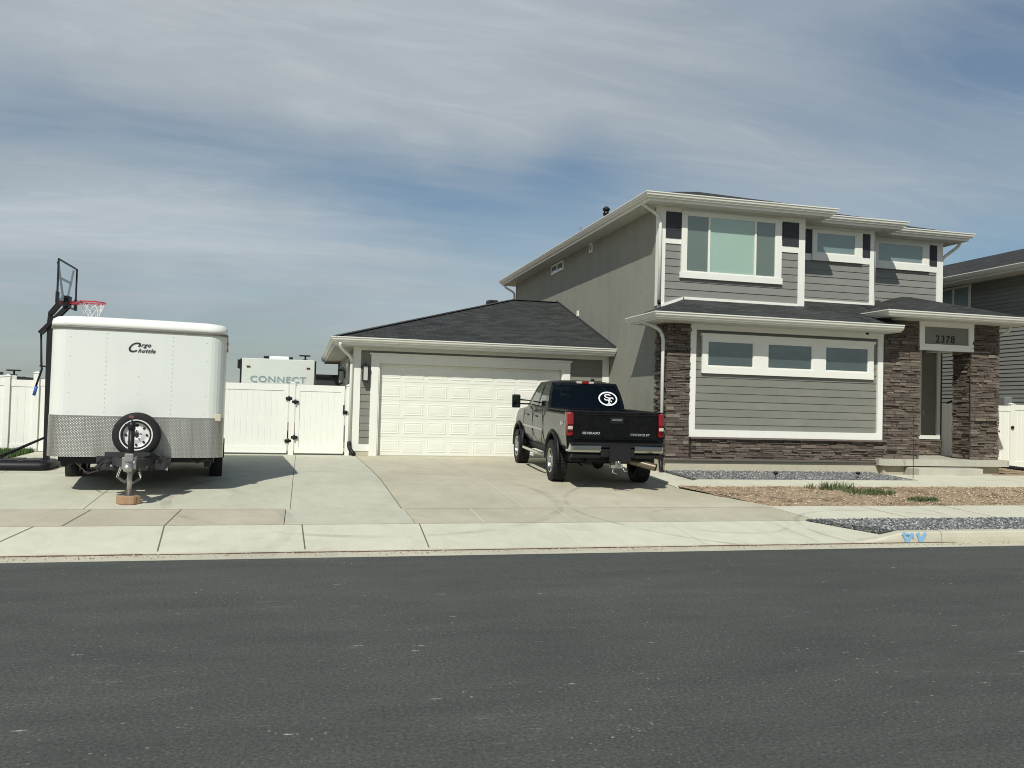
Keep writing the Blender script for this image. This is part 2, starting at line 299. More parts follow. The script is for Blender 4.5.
# ------------------------------------------------------------------ object helpers
def link(o): scene.collection.objects.link(o)
def tag(o, label=None, cat=None, group=None, kind=None):
    if label: o['label'] = label
    if cat: o['category'] = cat
    if group: o['group'] = group
    if kind: o['kind'] = kind
    return o
def thing(name, label, cat, loc=(0, 0, 0), rot=(0, 0, 0), group=None):
    o = bpy.data.objects.new(name, None); o.empty_display_size = .2; link(o); o.location = loc; o.rotation_euler = rot
    return tag(o, label, cat, group)
class MB:
    def __init__(s): s.v = []; s.f = []; s.uv = []; s.sm = []
    def face(s, pts, uv=None, smooth=False):
        i = len(s.v); s.v += [tuple(p) for p in pts]; s.f.append(list(range(i, i+len(pts)))); s.uv.append(uv); s.sm.append(smooth); return s
    def add(s, vs, fs, smooth=False):
        i = len(s.v); s.v += [tuple(p) for p in vs]
        for f in fs: s.f.append([i+k for k in f]); s.uv.append(None); s.sm.append(smooth)
        return s
    def hexa(s, p):  # p: 8 pts, bottom 4 ccw then top 4
        return s.add(p, [(3, 2, 1, 0), (4, 5, 6, 7), (0, 1, 5, 4), (1, 2, 6, 5), (2, 3, 7, 6), (3, 0, 4, 7)])
    def box(s, x0, x1, y0, y1, z0, z1, bev=0):
        if x1 < x0: x0, x1 = x1, x0
        if y1 < y0: y0, y1 = y1, y0
        if z1 < z0: z0, z1 = z1, z0
        if bev <= 0:
            return s.hexa([(x0, y0, z0), (x1, y0, z0), (x1, y1, z0), (x0, y1, z0), (x0, y0, z1), (x1, y0, z1), (x1, y1, z1), (x0, y1, z1)])
        b = min(bev, (x1-x0)*.45, (y1-y0)*.45, (z1-z0)*.45)
        bm = bmesh.new(); bmesh.ops.create_cube(bm, size=1)
        bmesh.ops.scale(bm, vec=(x1-x0, y1-y0, z1-z0), verts=bm.verts); bmesh.ops.translate(bm, vec=((x0+x1)/2, (y0+y1)/2, (z0+z1)/2), verts=bm.verts)
        bmesh.ops.bevel(bm, geom=list(bm.edges), offset=b, segments=2, affect='EDGES', profile=.6)
        s.bm(bm); return s
    def bm(s, bm, smooth=False):
        bm.verts.index_update(); s.add([v.co[:] for v in bm.verts], [[v.index for v in f.verts] for f in bm.faces], smooth); bm.free()
    def loft(s, rings, cap=True, smooth=False, closed=True):
        n = len(rings[0]); i = len(s.v)
        for r in rings: s.v += [tuple(p) for p in r]
        m = n if closed else n-1
        for k in range(len(rings)-1):
            for j in range(m):
                a = i+k*n+j; b = i+k*n+(j+1) % n; s.f.append([a, b, b+n, a+n]); s.uv.append(None); s.sm.append(smooth)
        if cap and closed:
            s.f.append([i+j for j in range(n)][::-1]); s.uv.append(None); s.sm.append(False)
            s.f.append([i+(len(rings)-1)*n+j for j in range(n)]); s.uv.append(None); s.sm.append(False)
        return s
    def tube(s, pts, r, seg=8, cap=True):
        pts = [Vector(p) for p in pts]; rings = []; rr = r if isinstance(r, (list, tuple)) else [r]*len(pts)
        up = Vector((0, 0, 1)); t0 = (pts[1]-pts[0]).normalized()
        if abs(t0.dot(up)) > .9: up = Vector((1, 0, 0))
        n = (up - up.dot(t0)*t0).normalized()
        for k, p in enumerate(pts):
            t = ((pts[min(k+1, len(pts)-1)]-p).normalized() + (p-pts[max(k-1, 0)]).normalized()); t.normalize()
            n = (n - n.dot(t)*t).normalized(); b = t.cross(n)
            rings.append([p + rr[k]*(math.cos(a)*n + math.sin(a)*b) for a in [2*math.pi*j/seg for j in range(seg)]])
        return s.loft(rings, cap, seg > 5)
    def bar(s, a, b, w, h):  # rectangular bar
        a = Vector(a); b = Vector(b); t = (b-a).normalized(); up = Vector((0, 0, 1))
        if abs(t.z) > .95: up = Vector((0, 1, 0))
        x = t.cross(up).normalized(); y = x.cross(t)
        q = [(-w/2, -h/2), (w/2, -h/2), (w/2, h/2), (-w/2, h/2)]
        return s.loft([[p + x*u + y*v for u, v in q] for p in (a, b)])
    def lathe(s, prof, o, ax, seg=32, closed=False, smooth=True, cap=True):
        ax = Vector(ax).normalized(); o = Vector(o); up = Vector((0, 0, 1)) if abs(ax.z) < .9 else Vector((1, 0, 0))
        u = (up-up.dot(ax)*ax).normalized(); v = ax.cross(u)
        rings = [[o + ax*h + r*(math.cos(2*math.pi*j/seg)*u + math.sin(2*math.pi*j/seg)*v) for j in range(seg)] for r, h in prof]
        if closed: rings.append(rings[0])
        return s.loft(rings, cap=cap and not closed, smooth=smooth)
    def sweep(s, prof, path, z0=0., caps=True):
        """prof [(out, z)] closed; path [(x,y)], outward = right-hand side of travel"""
        n = len(path); rings = []
        for i, p in enumerate(path):
            p = Vector(p); d1 = (p-Vector(path[i-1])).normalized() if i else None; d2 = (Vector(path[i+1])-p).normalized() if i < n-1 else None
            n1 = Vector((d1.y, -d1.x)) if d1 else None; n2 = Vector((d2.y, -d2.x)) if d2 else None
            if n1 is None: m = n2
            elif n2 is None: m = n1
            else: m = (n1+n2)/(1+n1.dot(n2))
            rings.append([(p.x+m.x*o, p.y+m.y*o, z0+z) for o, z in prof])
        return s.loft(rings, caps)
    def poly(s, pts2, z0, z1):
        n = len(pts2); return s.add([(x, y, z0) for x, y in pts2]+[(x, y, z1) for x, y in pts2], [list(range(n))[::-1], [n+i for i in range(n)]]+[[i, (i+1) % n, n+(i+1) % n, n+i] for i in range(n)])
    def build(s, name, m, parent=None, local=False, smooth_angle=None, **kw):
        off = Vector((0, 0, 0))
        if parent is not None and not local:
            q = parent
            while q is not None: off += Vector(q.location); q = q.parent
        me = bpy.data.meshes.new(name); me.from_pydata([(v[0]-off.x, v[1]-off.y, v[2]-off.z) for v in s.v], [], s.f)
        if any(u is not None for u in s.uv):
            l = me.uv_layers.new(name='UVMap'); k = 0
            for f, u in zip(s.f, s.uv):
                for j in range(len(f)):
                    l.data[k].uv = u[j] if u else (0, 0); k += 1
        for p, sm in zip(me.polygons, s.sm): p.use_smooth = sm
        me.validate(); 
        bm = bmesh.new(); bm.from_mesh(me); bmesh.ops.recalc_face_normals(bm, faces=bm.faces); bm.to_mesh(me); bm.free()
        me.materials.append(m); o = bpy.data.objects.new(name, me); link(o)
        if parent is not None: o.parent = parent
        return tag(o, **kw) if kw else o
def copy_tree(o, parent=None):
    c = o.copy(); link(c)
    if parent is not None: c.parent = parent
    for ch in list(o.children): copy_tree(ch, c)
    return c
def text_mesh(name, body, size, m, parent, loc, rot, ext=.003, shear=0, sx=1., bold=0., align='CENTER', spacing=1.):
    cu = bpy.data.curves.new('tmp', 'FONT'); cu.body = body; cu.size = size; cu.extrude = ext; cu.shear = shear; cu.align_x = align; cu.align_y = 'CENTER'; cu.offset = bold; cu.space_character = spacing
    to = bpy.data.objects.new('tmp', cu); link(to); dg = bpy.context.evaluated_depsgraph_get(); me = bpy.data.meshes.new_from_object(to.evaluated_get(dg))
    bpy.data.objects.remove(to); me.name = name
    me.transform(Matrix.Diagonal((sx, 1, 1, 1))); me.materials.clear(); me.materials.append(m)
    o = bpy.data.objects.new(name, me); link(o); o.parent = parent; o.location = loc; o.rotation_euler = rot; return o
FRONT = (R(90), 0, 0)   # text upright, read from -Y

# ------------------------------------------------------------------ ground heights
PTS = [(-400, 0), (10.28, 0), (10.62, .03), (12.2, .125), (13.7, .17), (14.1, .205), (16.4, .375), (18, .43), (20.3, .475), (22.2, .512), (24, .52), (400, .52)]
def gz(y):
    for (a, za), (b, zb) in zip(PTS, PTS[1:]):
        if y <= b: return za+(zb-za)*(y-a)/(b-a)
    return .52
def yz(y):
    P = [(13.7, .17), (15.6, .36), (17.0, .42), (18.2, .465), (20, .49), (400, .5)]
    if y < 13.7: return .165
    for (a, za), (b, zb) in zip(P, P[1:]):
        if y <= b: return za+(zb-za)*(y-a)/(b-a)
    return .5
def slab(name, poly_xy, zf, th, m, label=None, kind='structure', dz=0., ysteps=()):
    """sheet that follows zf(y), poly convex, cut at given y values"""
    bm = bmesh.new(); vs_ = [bm.verts.new((x, y, 0)) for x, y in poly_xy]; bm.faces.new(vs_)
    for y in sorted({p[0] for p in PTS if abs(p[0]) < 300} | set(ysteps) | {15.8, 17.0, 18.2, 20.0}):
        g = bm.verts[:]+bm.edges[:]+bm.faces[:]; bmesh.ops.bisect_plane(bm, geom=g, plane_co=(0, y, 0), plane_no=(0, 1, 0))
    ext = bmesh.ops.extrude_face_region(bm, geom=bm.faces[:]); top = [e for e in ext['geom'] if isinstance(e, bmesh.types.BMVert)]
    ts = set(top)
    for v in bm.verts: v.co.z = zf(v.co.y)+dz-(0 if v in ts else th)
    b = MB(); b.bm(bm); return b.build(name, m, kind=kind)

# road and ground
b = MB(); b.box(-150, 150, 1.0, 10.28, -.3, 0); b.build('road', ASPHALT, kind='structure')
b = MB(); b.box(-150, 150, -1.6, .85, -.3, .15); b.box(-150, 150, .85, .995, -.3, .15, .02); b.build('far_pavement', CONC_A, kind='structure')
b = MB(); b.box(-150, 150, -120, -1.605, -.2, .14); b.build('unseen_dark_lawn', painted('unseen_dark_grass', (.055, .075, .03), .95, .3, .8, .3), kind='structure')  # unseen ground, added dark so the truck's paint reflects less light
b = MB(); b.face([(-400, -400, -.05), (400, -400, -.05), (400, 10.5, -.05), (-400, 10.5, -.05)])
ys = [10.5, 12.2, 13.7, 16.4, 20, 24, 400]
for a, c in zip(ys, ys[1:]):
    za, zc = min(gz(a), yz(a))-.06, min(gz(c), yz(c))-.06
    if a == 10.5: za = -.05
    b.face([(-400, a, za), (400, a, za), (400, c, zc), (-400, c, zc)])
b.build('ground', DIRT, kind='structure')
# gutter pan with tiny lip
b = MB(); b.sweep([(0, -.2), (0, .004), (-.3, .008), (-.325, .0), (-.335, -.2)], [(-150, 10.284), (150, 10.284)]); b.build('gutter_pan', CONC_G, kind='structure')
rs = random.Random(3)
b = MB(); x = -30.
while x < 9.3:
    w = rs.uniform(.15, .6); b.box(x, x+w, 10.607, 10.619+rs.uniform(0, .014), -.05, .012+rs.uniform(0, .006)); x += w
b.build('gutter_joint', JOINT_R, kind='structure')
# kerb east of the driveway, sloping down at the drive
b = MB()
def kring(x, h): return [(x, 10.62, -.1), (x, 10.625, h*.5), (x, 10.635, h-.02 if h > .03 else h-.004), (x, 10.655, h), (x, 10.80, h+.004), (x, 10.80, -.1)]
b.loft([kring(8.0, .036), kring(8.25, .07), kring(8.5, .12), kring(8.72, .16), kring(9.35, .165)]); b.loft([kring(9.362, .165), kring(12.4, .165)]); b.loft([kring(12.412, .165), kring(15.4, .165)]); b.loft([kring(15.412, .165), kring(60, .165)])
b.build('kerb', CONC_G, kind='structure')
# apron
slab('driveway_apron', [(-30, 10.622), (8.0, 10.622), (8.78, 10.85), (8.05, 12.19), (-30, 12.19)], gz, .12, CONC_A)
# sidewalk: tan, a paler piece between x -0.2 and 1.65
slab('sidewalk', [(-30, 12.205), (-.19, 12.205), (-.19, 13.62), (-30, 13.62)], gz, .1, CONC_S)
slab('sidewalk', [(-.18, 12.205), (1.66, 12.205), (1.66, 13.62), (-.18, 13.62)], gz, .1, CONC_L)
slab('sidewalk', [(1.67, 12.205), (8.3, 12.205), (8.3, 13.62), (1.67, 13.62)], gz, .1, CONC_R)
slab('sidewalk', [(8.31, 12.205), (60, 12.205), (60, 13.7), (8.31, 13.7)], gz, .1, CONC_A, dz=.01)
# driveway
slab('driveway', [(-6.05, 13.63), (1.62, 13.63), (1.38, 21.98), (-6.05, 21.98)], gz, .1, CONC_L)
slab('driveway', [(1.63, 13.63), (8.45, 13.63), (7.4, 15.6), (7.4, 21.9), (1.39, 21.98)], gz, .1, CONC_R)
slab('driveway', [(7.41, 15.6), (8.25, 16.5), (8.25, 21.9), (7.41, 21.9)], gz, .1, CONC_A, dz=.003)
slab('patio', [(-6.3, 22.0), (1.25, 22.0), (1.25, 40), (-6.3, 40)], gz, .1, CONC_L)
slab('garage_floor', [(1.85, 22.0), (7.1, 22.0), (7.1, 22.2), (1.85, 22.2)], gz, .1, CONC_R, dz=.006)
# walkway to the porch
slab('walkway', [(7.42, 15.6), (30, 15.6), (30, 16.5), (8.3, 16.5)], yz, .1, CONC_A, dz=.02)
slab('walkway', [(13.9, 16.505), (30, 16.505), (30, 17.6), (13.9, 17.6)], yz, .1, CONC_A, dz=.019)
# joints
def joint(pts, w, m, zf=gz, lift=.004, name='control_joint'):
    b = MB(); w *= .78
    for (a, c) in zip(pts, pts[1:]):
        a = Vector(a); c = Vector(c); n = max(1, int((c-a).length/.4)); d = (c-a).normalized(); nn = Vector((d.y, -d.x))*w/2
        cuts = sorted({0, 1} | {i/n for i in range(n+1)} | {(p[0]-a.y)/(c.y-a.y) for p in PTS if abs(c.y-a.y) > .01 and min(a.y, c.y) < p[0] < max(a.y, c.y)})
        q = [a.lerp(c, t) for t in cuts]
        for u, v in zip(q, q[1:]):
            b.face([(u.x-nn.x, u.y-nn.y, zf(u.y)+lift), (u.x+nn.x, u.y+nn.y, zf(u.y)+lift), (v.x+nn.x, v.y+nn.y, zf(v.y)+lift), (v.x-nn.x, v.y-nn.y, zf(v.y)+lift)])
    return b.build(name, m, kind='structure')
for xa, xb, m_, w_ in ((-3.55, -3.35, JOINT_D, .02), (-1.60, -1.75, JOINT_D, .02), (.10, .06, JOINT_D, .022), (1.64, 1.72, JOINT_D, .022), (3.66, 3.74, JOINT_L, .03), (5.5, 5.6, JOINT_L, .02), (7.3, 7.4, JOINT_L, .02)):
    joint([(xa, 10.68), (xb, 12.19)], w_, m_)
for x0, x1, mm in ((-3.02, -2.98, JOINT_D), (-1.75, -1.72, JOINT_D), (2.70, 2.75, JOINT_L), (4.12, 4.2, JOINT_L), (5.9, 5.95, JOINT_L)):
    joint([(x0, 12.22), (x1, 13.6)], .02 if mm is JOINT_D else .026, mm)
for x0, x1 in ((-3.1, -3.05), (-5.3, -5.3)): joint([(x0, 13.64), (x1, 21.9)], .010, JOINT_D)
joint([(-.12, 13.64), (-.10, 21.9)], .012, JOINT_D)
joint([(1.627, 13.64), (1.385, 21.95)], .016, JOINT_M, lift=.006)
joint([(3.70, 13.64), (3.40, 21.9)], .028, JOINT_L); joint([(5.9, 13.64), (5.35, 21.9)], .026, JOINT_L)
joint([(1.62, 17.6), (7.4, 17.6)], .020, JOINT_L); joint([(1.62, 15.9), (7.35, 15.9)], .014, JOINT_L)
joint([(-29, 13.625), (-.2, 13.625)], .010, JOINT_M); joint([(1.7, 13.625), (8.4, 13.625)], .010, JOINT_M); joint([(-29, 12.197), (8.0, 12.197)], .010, JOINT_M)
joint([(7.405, 15.65), (7.405, 21.8)], .012, JOINT_D, lift=.007)
for xx in (10.2, 12.0, 13.8): joint([(xx, 12.22), (xx, 13.68)], .016, JOINT_D, lift=.014)

# planting strip gravel, house gravel bed, dirt yard
def disp_sheet(name, inside, x0, x1, y0, y1, step, zf, amp, m, kind='structure', lift=0.):
    b = MB(); nx = int((x1-x0)/step); ny = int((y1-y0)/step); idx = {}
    def V(i, j):
        if (i, j) not in idx:
            x = x0+i*step; y = y0+j*step; h = (noise.noise((x*2.2, y*2.2, 3))*.6+noise.noise((x*7, y*7, 9))*.4)*amp
            idx[(i, j)] = len(b.v); b.v.append((x, y, zf(y)+h+lift))
        return idx[(i, j)]
    for i in range(nx):
        for j in range(ny):
            if inside(x0+(i+.5)*step, y0+(j+.5)*step):
                b.f.append([V(i, j), V(i+1, j), V(i+1, j+1), V(i, j+1)]); b.uv.append(None); b.sm.append(True)
    return b.build(name, m, kind=kind)
def drive_edge(y): return 7.4+(15.6-y)*.53
disp_sheet('dirt_yard', lambda x, y: x > drive_edge(y)-.02 and y < 15.62, 7.3, 24, 13.69, 15.7, .06, yz, .035, DIRT, lift=-.005)
slab('planting_strip', [(8.83, 10.81), (60, 10.81), (60, 12.19), (8.09, 12.19)], lambda y: .135+.01*(y-10.8), .1, GRAVEL)
slab('gravel_bed', [(8.26, 16.51), (13.89, 16.51), (13.89, 18.2), (8.26, 18.2)], yz, .1, GRAVEL, dz=.012)
slab('side_yard', [(17.4, 17.61), (30, 17.61), (30, 60), (17.4, 60)], yz, .1, DIRT, dz=.0)
def stones(name, pts_fn, n, smin, smax, m, label):
    rr = random.Random(5); b = MB()
    for _ in range(n):
        x, y, z = pts_fn(rr); s_ = rr.uniform(smin, smax); vs_ = []
        for d in ((1, 0, 0), (0, 1, 0), (-1, 0, 0), (0, -1, 0), (0, 0, 1), (0, 0, -1)):
            k = s_*rr.uniform(.6, 1.2); vs_.append((x+d[0]*k, y+d[1]*k, z+d[2]*k*.7+s_*.2))
        b.add(vs_, [(0, 1, 4), (1, 2, 4), (2, 3, 4), (3, 0, 4), (1, 0, 5), (2, 1, 5), (3, 2, 5), (0, 3, 5)])
    o = b.build(name, m, kind='stuff'); return o
def strip_pt(r):
    while True:
        x = r.uniform(8.1, 16); y = r.uniform(10.84, 12.17)
        if x > 8.83-(y-10.81)*.53: return x, y, .135+.01*(y-10.8)
def bed_pt(r):
    x = r.uniform(8.3, 13.85); y = r.uniform(16.55, 18.15); return x, y, yz(y)+.012
o = stones('gravel', strip_pt, 7000, .012, .032, PEBBLE, ''); o['label'] = 'grey gravel filling the strip between kerb and sidewalk'; o['category'] = 'gravel'
o = stones('gravel', bed_pt, 6000, .012, .030, PEBBLE, ''); o['label'] = 'grey gravel bed below the stone wall of the house'; o['category'] = 'gravel'
def yard_pt(r):
    while True:
        x = r.uniform(7.6, 17); y = r.uniform(13.75, 15.6)
        if x > drive_edge(y)+.05 and y < 15.58: return x, y, yz(y)
CLOD = island('clods', [(0, (.24, .18, .12)), (.5, (.40, .30, .20)), (1, (.62, .54, .42))])
o = stones('soil_clods', yard_pt, 1500, .008, .034, CLOD, ''); o['label'] = 'brown clods and small stones over the bare front yard'; o['category'] = 'soil'
def blades(name, pts_fn, n, h0, h1, w, m, parent=None, label=None, cat=None, kind=None, group=None, spread=.5, seed=1):
    rr = random.Random(seed); b = MB()
    for _ in range(n):
        x, y, z = pts_fn(rr); h = rr.uniform(h0, h1); a = rr.uniform(0, 6.28); l = rr.uniform(0, spread)*h; ww = w*rr.uniform(.6, 1.3)
        dx, dy = math.cos(a), math.sin(a); px, py = -dy*ww/2, dx*ww/2
        b.add([(x-px, y-py, z-.01), (x+px, y+py, z-.01), (x+px*.8+dx*l*.4, y+py*.8+dy*l*.4, z+h*.6), (x-px*.8+dx*l*.4, y-py*.8+dy*l*.4, z+h*.6), (x+dx*l, y+dy*l, z+h)], [(0, 1, 2, 3), (3, 2, 4)])
    return b.build(name, m, parent, label=label, cat=cat, kind=kind, group=group)
blades('dry_grass', yard_pt, 2600, .015, .05, .010, STRAW, label='dry straw coloured grass scattered over the bare front yard', cat='dry grass', kind='stuff', spread=1.6)
def grit_pt(r):
    y = 10.31+.29*r.random()**.45; x = r.gauss(r.choice((-3, 1.5, 5, 8, 11)), 1.6); return x, y, .008 if y > 10.33 else .004
o = stones('gutter_grit', grit_pt, 1500, .004, .014, CLOD, ''); o['label'] = 'brown grit and leaf crumbs lying in the concrete gutter'; o['category'] = 'grit'
# lawn at the far left
slab('lawn_soil', [(-30, 13.64), (-6.06, 13.64), (-6.06, 60), (-30, 60)], gz, .1, DIRT, dz=-.01)
def lawn_pt(r):
    return r.uniform(-9.5, -6.07), r.uniform(18.6, 22), 0
def lawn_pt2(r):
    x, y, _ = lawn_pt(r); return x, y, gz(y)-.005
blades('grass', lawn_pt2, 16000, .05, .13, .018, GRASSM, label='green lawn strip in front of the white fence', cat='grass', kind='stuff', seed=4)
def weed(x, y, rx, ry, n, h, label, seed):
    t = thing('weed_clump', label, 'weed', (x, y, yz(y)), group='weeds growing in the bare front yard')
    def f(r):
        a = r.uniform(0, 6.28); k = math.sqrt(r.random()); return x+rx*k*math.cos(a), y+ry*k*math.sin(a), yz(y)
    blades('leaves', f, int(n*1.4), h*.12, h*.75, .016, WEEDM, t, spread=1.4, seed=seed)
weed(10.85, 15.3, .40, .22, 200, .26, 'leafy green weed clump furthest from the sidewalk, beside the walkway edge', 11)
weed(11.35, 14.9, .60, .30, 330, .17, 'low sprawling green weed patch in the middle of the dirt yard', 12)
weed(12.05, 14.2, .36, .12, 380, .13, 'dense small tuft of green grass close to the sidewalk', 13)
weed(10.3, 15.4, .12, .08, 40, .18, 'tiny sparse weed by the walkway left of the leafy clump', 14)
# blue survey mark on the kerb
b = MB()
def stroke(b, p, w, y=10.6165):
    for (a, c) in zip(p, p[1:]):
        a = Vector(a); c = Vector(c); d = (c-a).normalized(); n = Vector((-d.y, d.x))*w/2
        b.face([(a.x-n.x, y, a.y-n.y), (a.x+n.x, y, a.y+n.y), (c.x+n.x, y, c.y+n.y), (c.x-n.x, y, c.y-n.y)])
yk = 10.613
for p0, p1, w in (((8.67, .158), (8.75, .02), .05), ((8.75, .02), (8.83, .15), .045), ((8.84, .15), (8.85, .07), .03), ((8.92, .158), (8.98, .02), .05), ((8.98, .02), (9.06, .158), .05), ((8.70, .14), (8.80, .13), .03)):
    stroke(b, [p0, p1], w, yk); yk -= .0006
b.build('kerb_marking', BLUE, kind='structure')

# ------------------------------------------------------------------ HOUSE
house = thing('house', 'two storey grey house with stone columns, stucco side and attached double garage', 'house', (8.3, 18.2, .45))
H = house
def lap_siding(b, u0, u1, z0, z1, origin, ud, nd, pitch=.185, thick=.016):
    """boards in plane: point = origin + ud*u + z + nd*out"""
    ud = Vector((*ud, 0)); nd = Vector((*nd, 0)); o = Vector((*origin, 0)); z = z0; rr = random.Random(int(u1*100)+int(origin[0]*10)); k = 0
    def P(u, zz, out): q = o+ud*u+nd*out; return (q.x, q.y, zz)
    while z < z1-.001:
        zt = min(z+pitch, z1); ua = u0; ue = u0+rr.uniform(1.2, 3.66)
        while ua < u1-.001:
            ub = min(ue, u1)
            if u1-ub < .5: ub = u1
            g = .0015; w = rr.uniform(-.0015, .0015)
            b.hexa([P(ua+g, z, 0), P(ub-g, z, 0), P(ub-g, z, thick+.006+w), P(ua+g, z, thick+.006+w), P(ua+g, zt, 0), P(ub-g, zt, 0), P(ub-g, zt, .006), P(ua+g, zt, .006)])
            ua = ub; ue = ub+3.66
        z += pitch
    return b
def ledge(b, back, u0, u1, z0, z1, origin, ud, nd, seed=0, out=.03):
    rr = random.Random(seed); ud = Vector((*ud, 0)); nd = Vector((*nd, 0)); o = Vector((*origin, 0)); z = z0
    def P(u, zz, q_): q = o+ud*u+nd*q_; return (q.x, q.y, zz)
    while z < z1-.012:
        h = rr.choice((.03, .04, .05, .06, .075, .09)); zt = min(z+h, z1)
        if z1-zt < .025: zt = z1
        u = u0 + rr.uniform(-.1, 0)
        while u < u1:
            w = rr.uniform(.10, .42); a = max(u, u0); e = min(u+w, u1)
            if u1-e < .05: e = u1
            if e-a > .02:
                d = out+rr.uniform(-.012, .022)+(.03 if rr.random() < .12 else 0); j = [rr.uniform(-.010, .010) for _ in range(4)]; g = .004; s_ = rr.uniform(-.003, .003)
                b.hexa([P(a+g, z+g, 0), P(e-g, z+g+s_, 0), P(e-g, z+g+s_, d+j[0]), P(a+g, z+g, d+j[1]), P(a+g, zt-g+s_, 0), P(e-g, zt-g, 0), P(e-g, zt-g, d+j[2]-.004), P(a+g, zt-g+s_, d+j[3]-.004)])
            u += w
            if e >= u1: break
        z = zt
def frame_rect(b, x0, x1, z0, z1, w, yb, yf, wt=None, wb=None):
    """rect frame facing -Y: outer x0..x1,z0..z1"""
    wt = w if wt is None else wt; wb = w if wb is None else wb
    b.box(x0, x0+w, yf, yb, z0+wb, z1-wt); b.box(x1-w, x1, yf, yb, z0+wb, z1-wt); b.box(x0, x1, yf-.002, yb, z1-wt, z1); b.box(x0, x1, yf-.002, yb, z0, z0+wb)

# wall cores
b = MB(); b.poly([(8.3, 18.8), (12.27, 18.8), (12.27, 19.4), (14.80, 19.4), (14.80, 20.0), (17.48, 20.0), (17.48, 32.9), (8.3, 32.9)], .72, 6.88); b.build('wall', STUCCO, H)
b = MB(); b.poly([(8.36, 18.2), (14.2, 18.2), (14.2, 19.98), (14.0, 20.2), (8.36, 20.2)], .75, 3.98); b.build('wall', STUCCO, H)
b = MB(); b.box(8.30, 14.2, 18.16, 18.9, .2, .72); b.box(8.305, 17.47, 18.8, 32.88, .2, .718); b.build('foundation', FOUND, H)
b = MB(); b.poly([(1.3, 22.02), (1.9, 22.02), (1.9, 22.3), (6.96, 22.3), (6.96, 22.02), (8.29, 22.02), (8.29, 32.3), (1.3, 32.3)], .62, 3.36); b.box(1.9, 6.96, 22.02, 22.3, 2.96, 3.36); b.build('garage_wall', SIDING, H)
b = MB(); b.box(1.29, 1.85, 22.0, 32.2, .3, .64); b.build('foundation', FOUND, H); b = MB(); b.box(7.0, 8.29, 22.0, 23, .3, .64); b.build('foundation', FOUND, H)
# corner stucco board line
# upper sidings
b = MB(); lap_siding(b, 0, 3.97, 4.3, 6.75, (8.3, 18.8), (1, 0), (0, -1)); b.build('siding', SIDING_UP, H)
b = MB(); lap_siding(b, 0, 2.53, 4.6, 6.75, (12.275, 19.4), (1, 0), (0, -1)); b.build('siding', SIDING_UP, H)
b = MB(); lap_siding(b, 0, 2.66, 4.8, 6.75, (14.81, 20.0), (1, 0), (0, -1)); b.build('siding', SIDING_UP, H)
b = MB(); lap_siding(b, 0, 5.1, 1.4, 3.86, (9.03, 18.2), (1, 0), (0, -1)); b.build('siding', SIDING, H)
b = MB(); lap_siding(b, 0, .5, .80, 3.3, (1.4, 22.02), (1, 0), (0, -1)); b.build('siding', SIDING, H); b = MB(); lap_siding(b, 0, 1.2, .80, 3.3, (7.0, 22.02), (1, 0), (0, -1)); b.build('siding', SIDING, H)
b = MB(); lap_siding(b, 0, 10.1, .80, 3.3, (1.3, 22.1), (0, 1), (-1, 0)); b.build('siding', SIDING, H)
lap_b = MB(); lap_siding(lap_b, 0, 12.8, 4.0, 6.8, (17.48, 20.05), (0, 1), (1, 0)); lap_siding(lap_b, 0, 12.8, .75, 4.0, (17.48, 20.05), (0, 1), (1, 0)); lap_b.build('siding', SIDING, H)
# trims upper
def corner(x0, x1, yf, z0, z1, name='trim'):
    b = MB(); b.box(x0, x1, yf-.03, yf+.0, z0, z1); return b
b = MB()
yf = 18.8
b.box(8.27, 8.46, yf-.035, yf+.12, 4.42, 6.85)            # left corner
b.box(12.11, 12.27, yf-.035, yf, 4.58, 6.85); b.box(12.27, 12.30, yf-.035, yf+.12, 4.62, 6.85)
b.box(8.46, 12.11, yf-.034, yf, 6.73, 6.85)               # frieze
b.box(8.46, 8.93, yf-.033, yf, 5.955, 6.085); b.box(11.63, 12.11, yf-.033, yf, 5.965, 6.12)
b.box(12.30, 14.66, 19.366, 19.4, 6.75, 6.85); b.box(14.66, 14.82, 19.365, 19.4, 4.86, 6.85); b.box(14.80, 14.83, 19.365, 19.5, 4.9, 6.85)
b.box(12.30, 14.66, 19.362, 19.4, 5.94, 6.115)
b.box(14.83, 17.3, 19.966, 20.0, 6.75, 6.85); b.box(17.30, 17.51, 19.965, 20.12, 5.1, 6.85); b.box(14.83, 17.3, 19.962, 20.0, 5.985, 6.155)
# sloped/level skirts where roof meets wall
b.box(8.94, 12.11, yf-.06, yf, 4.60, 4.67)
b.add([(8.29, 18.74, 4.36), (8.96, 18.74, 4.60), (8.96, 18.74, 4.67), (8.29, 18.74, 4.43), (8.29, 18.80, 4.36), (8.96, 18.80, 4.60), (8.96, 18.80, 4.67), (8.29, 18.80, 4.43)], [(0, 1, 2, 3), (7, 6, 5, 4), (0, 3, 7, 4), (3, 2, 6, 7), (0, 4, 5, 1), (1, 5, 6, 2)])
b.box(12.3, 14.80, 19.34, 19.4, 4.84, 4.90); b.box(14.83, 15.35, 19.94, 20.0, 5.03, 5.09)
b.build('trim', WHITE, H)
for x0, x1, y, z0, z1 in ((8.46, 8.88, 18.782, 6.085, 6.73), (11.66, 12.11, 18.782, 6.12, 6.73), (12.305, 12.90, 19.382, 6.115, 6.75), (14.42, 14.66, 19.382, 6.115, 6.75), (17.03, 17.30, 19.982, 6.155, 6.75)):
    b = MB(); b.box(x0, x1, y-.03, y+.01, z0, z1)
    for k in range(1, 3): b.box(x0, x1, y-.036, y-.028, z0+k*.2, z0+k*.2+.012)
    b.build('accent_panel', DARKSQ, H)
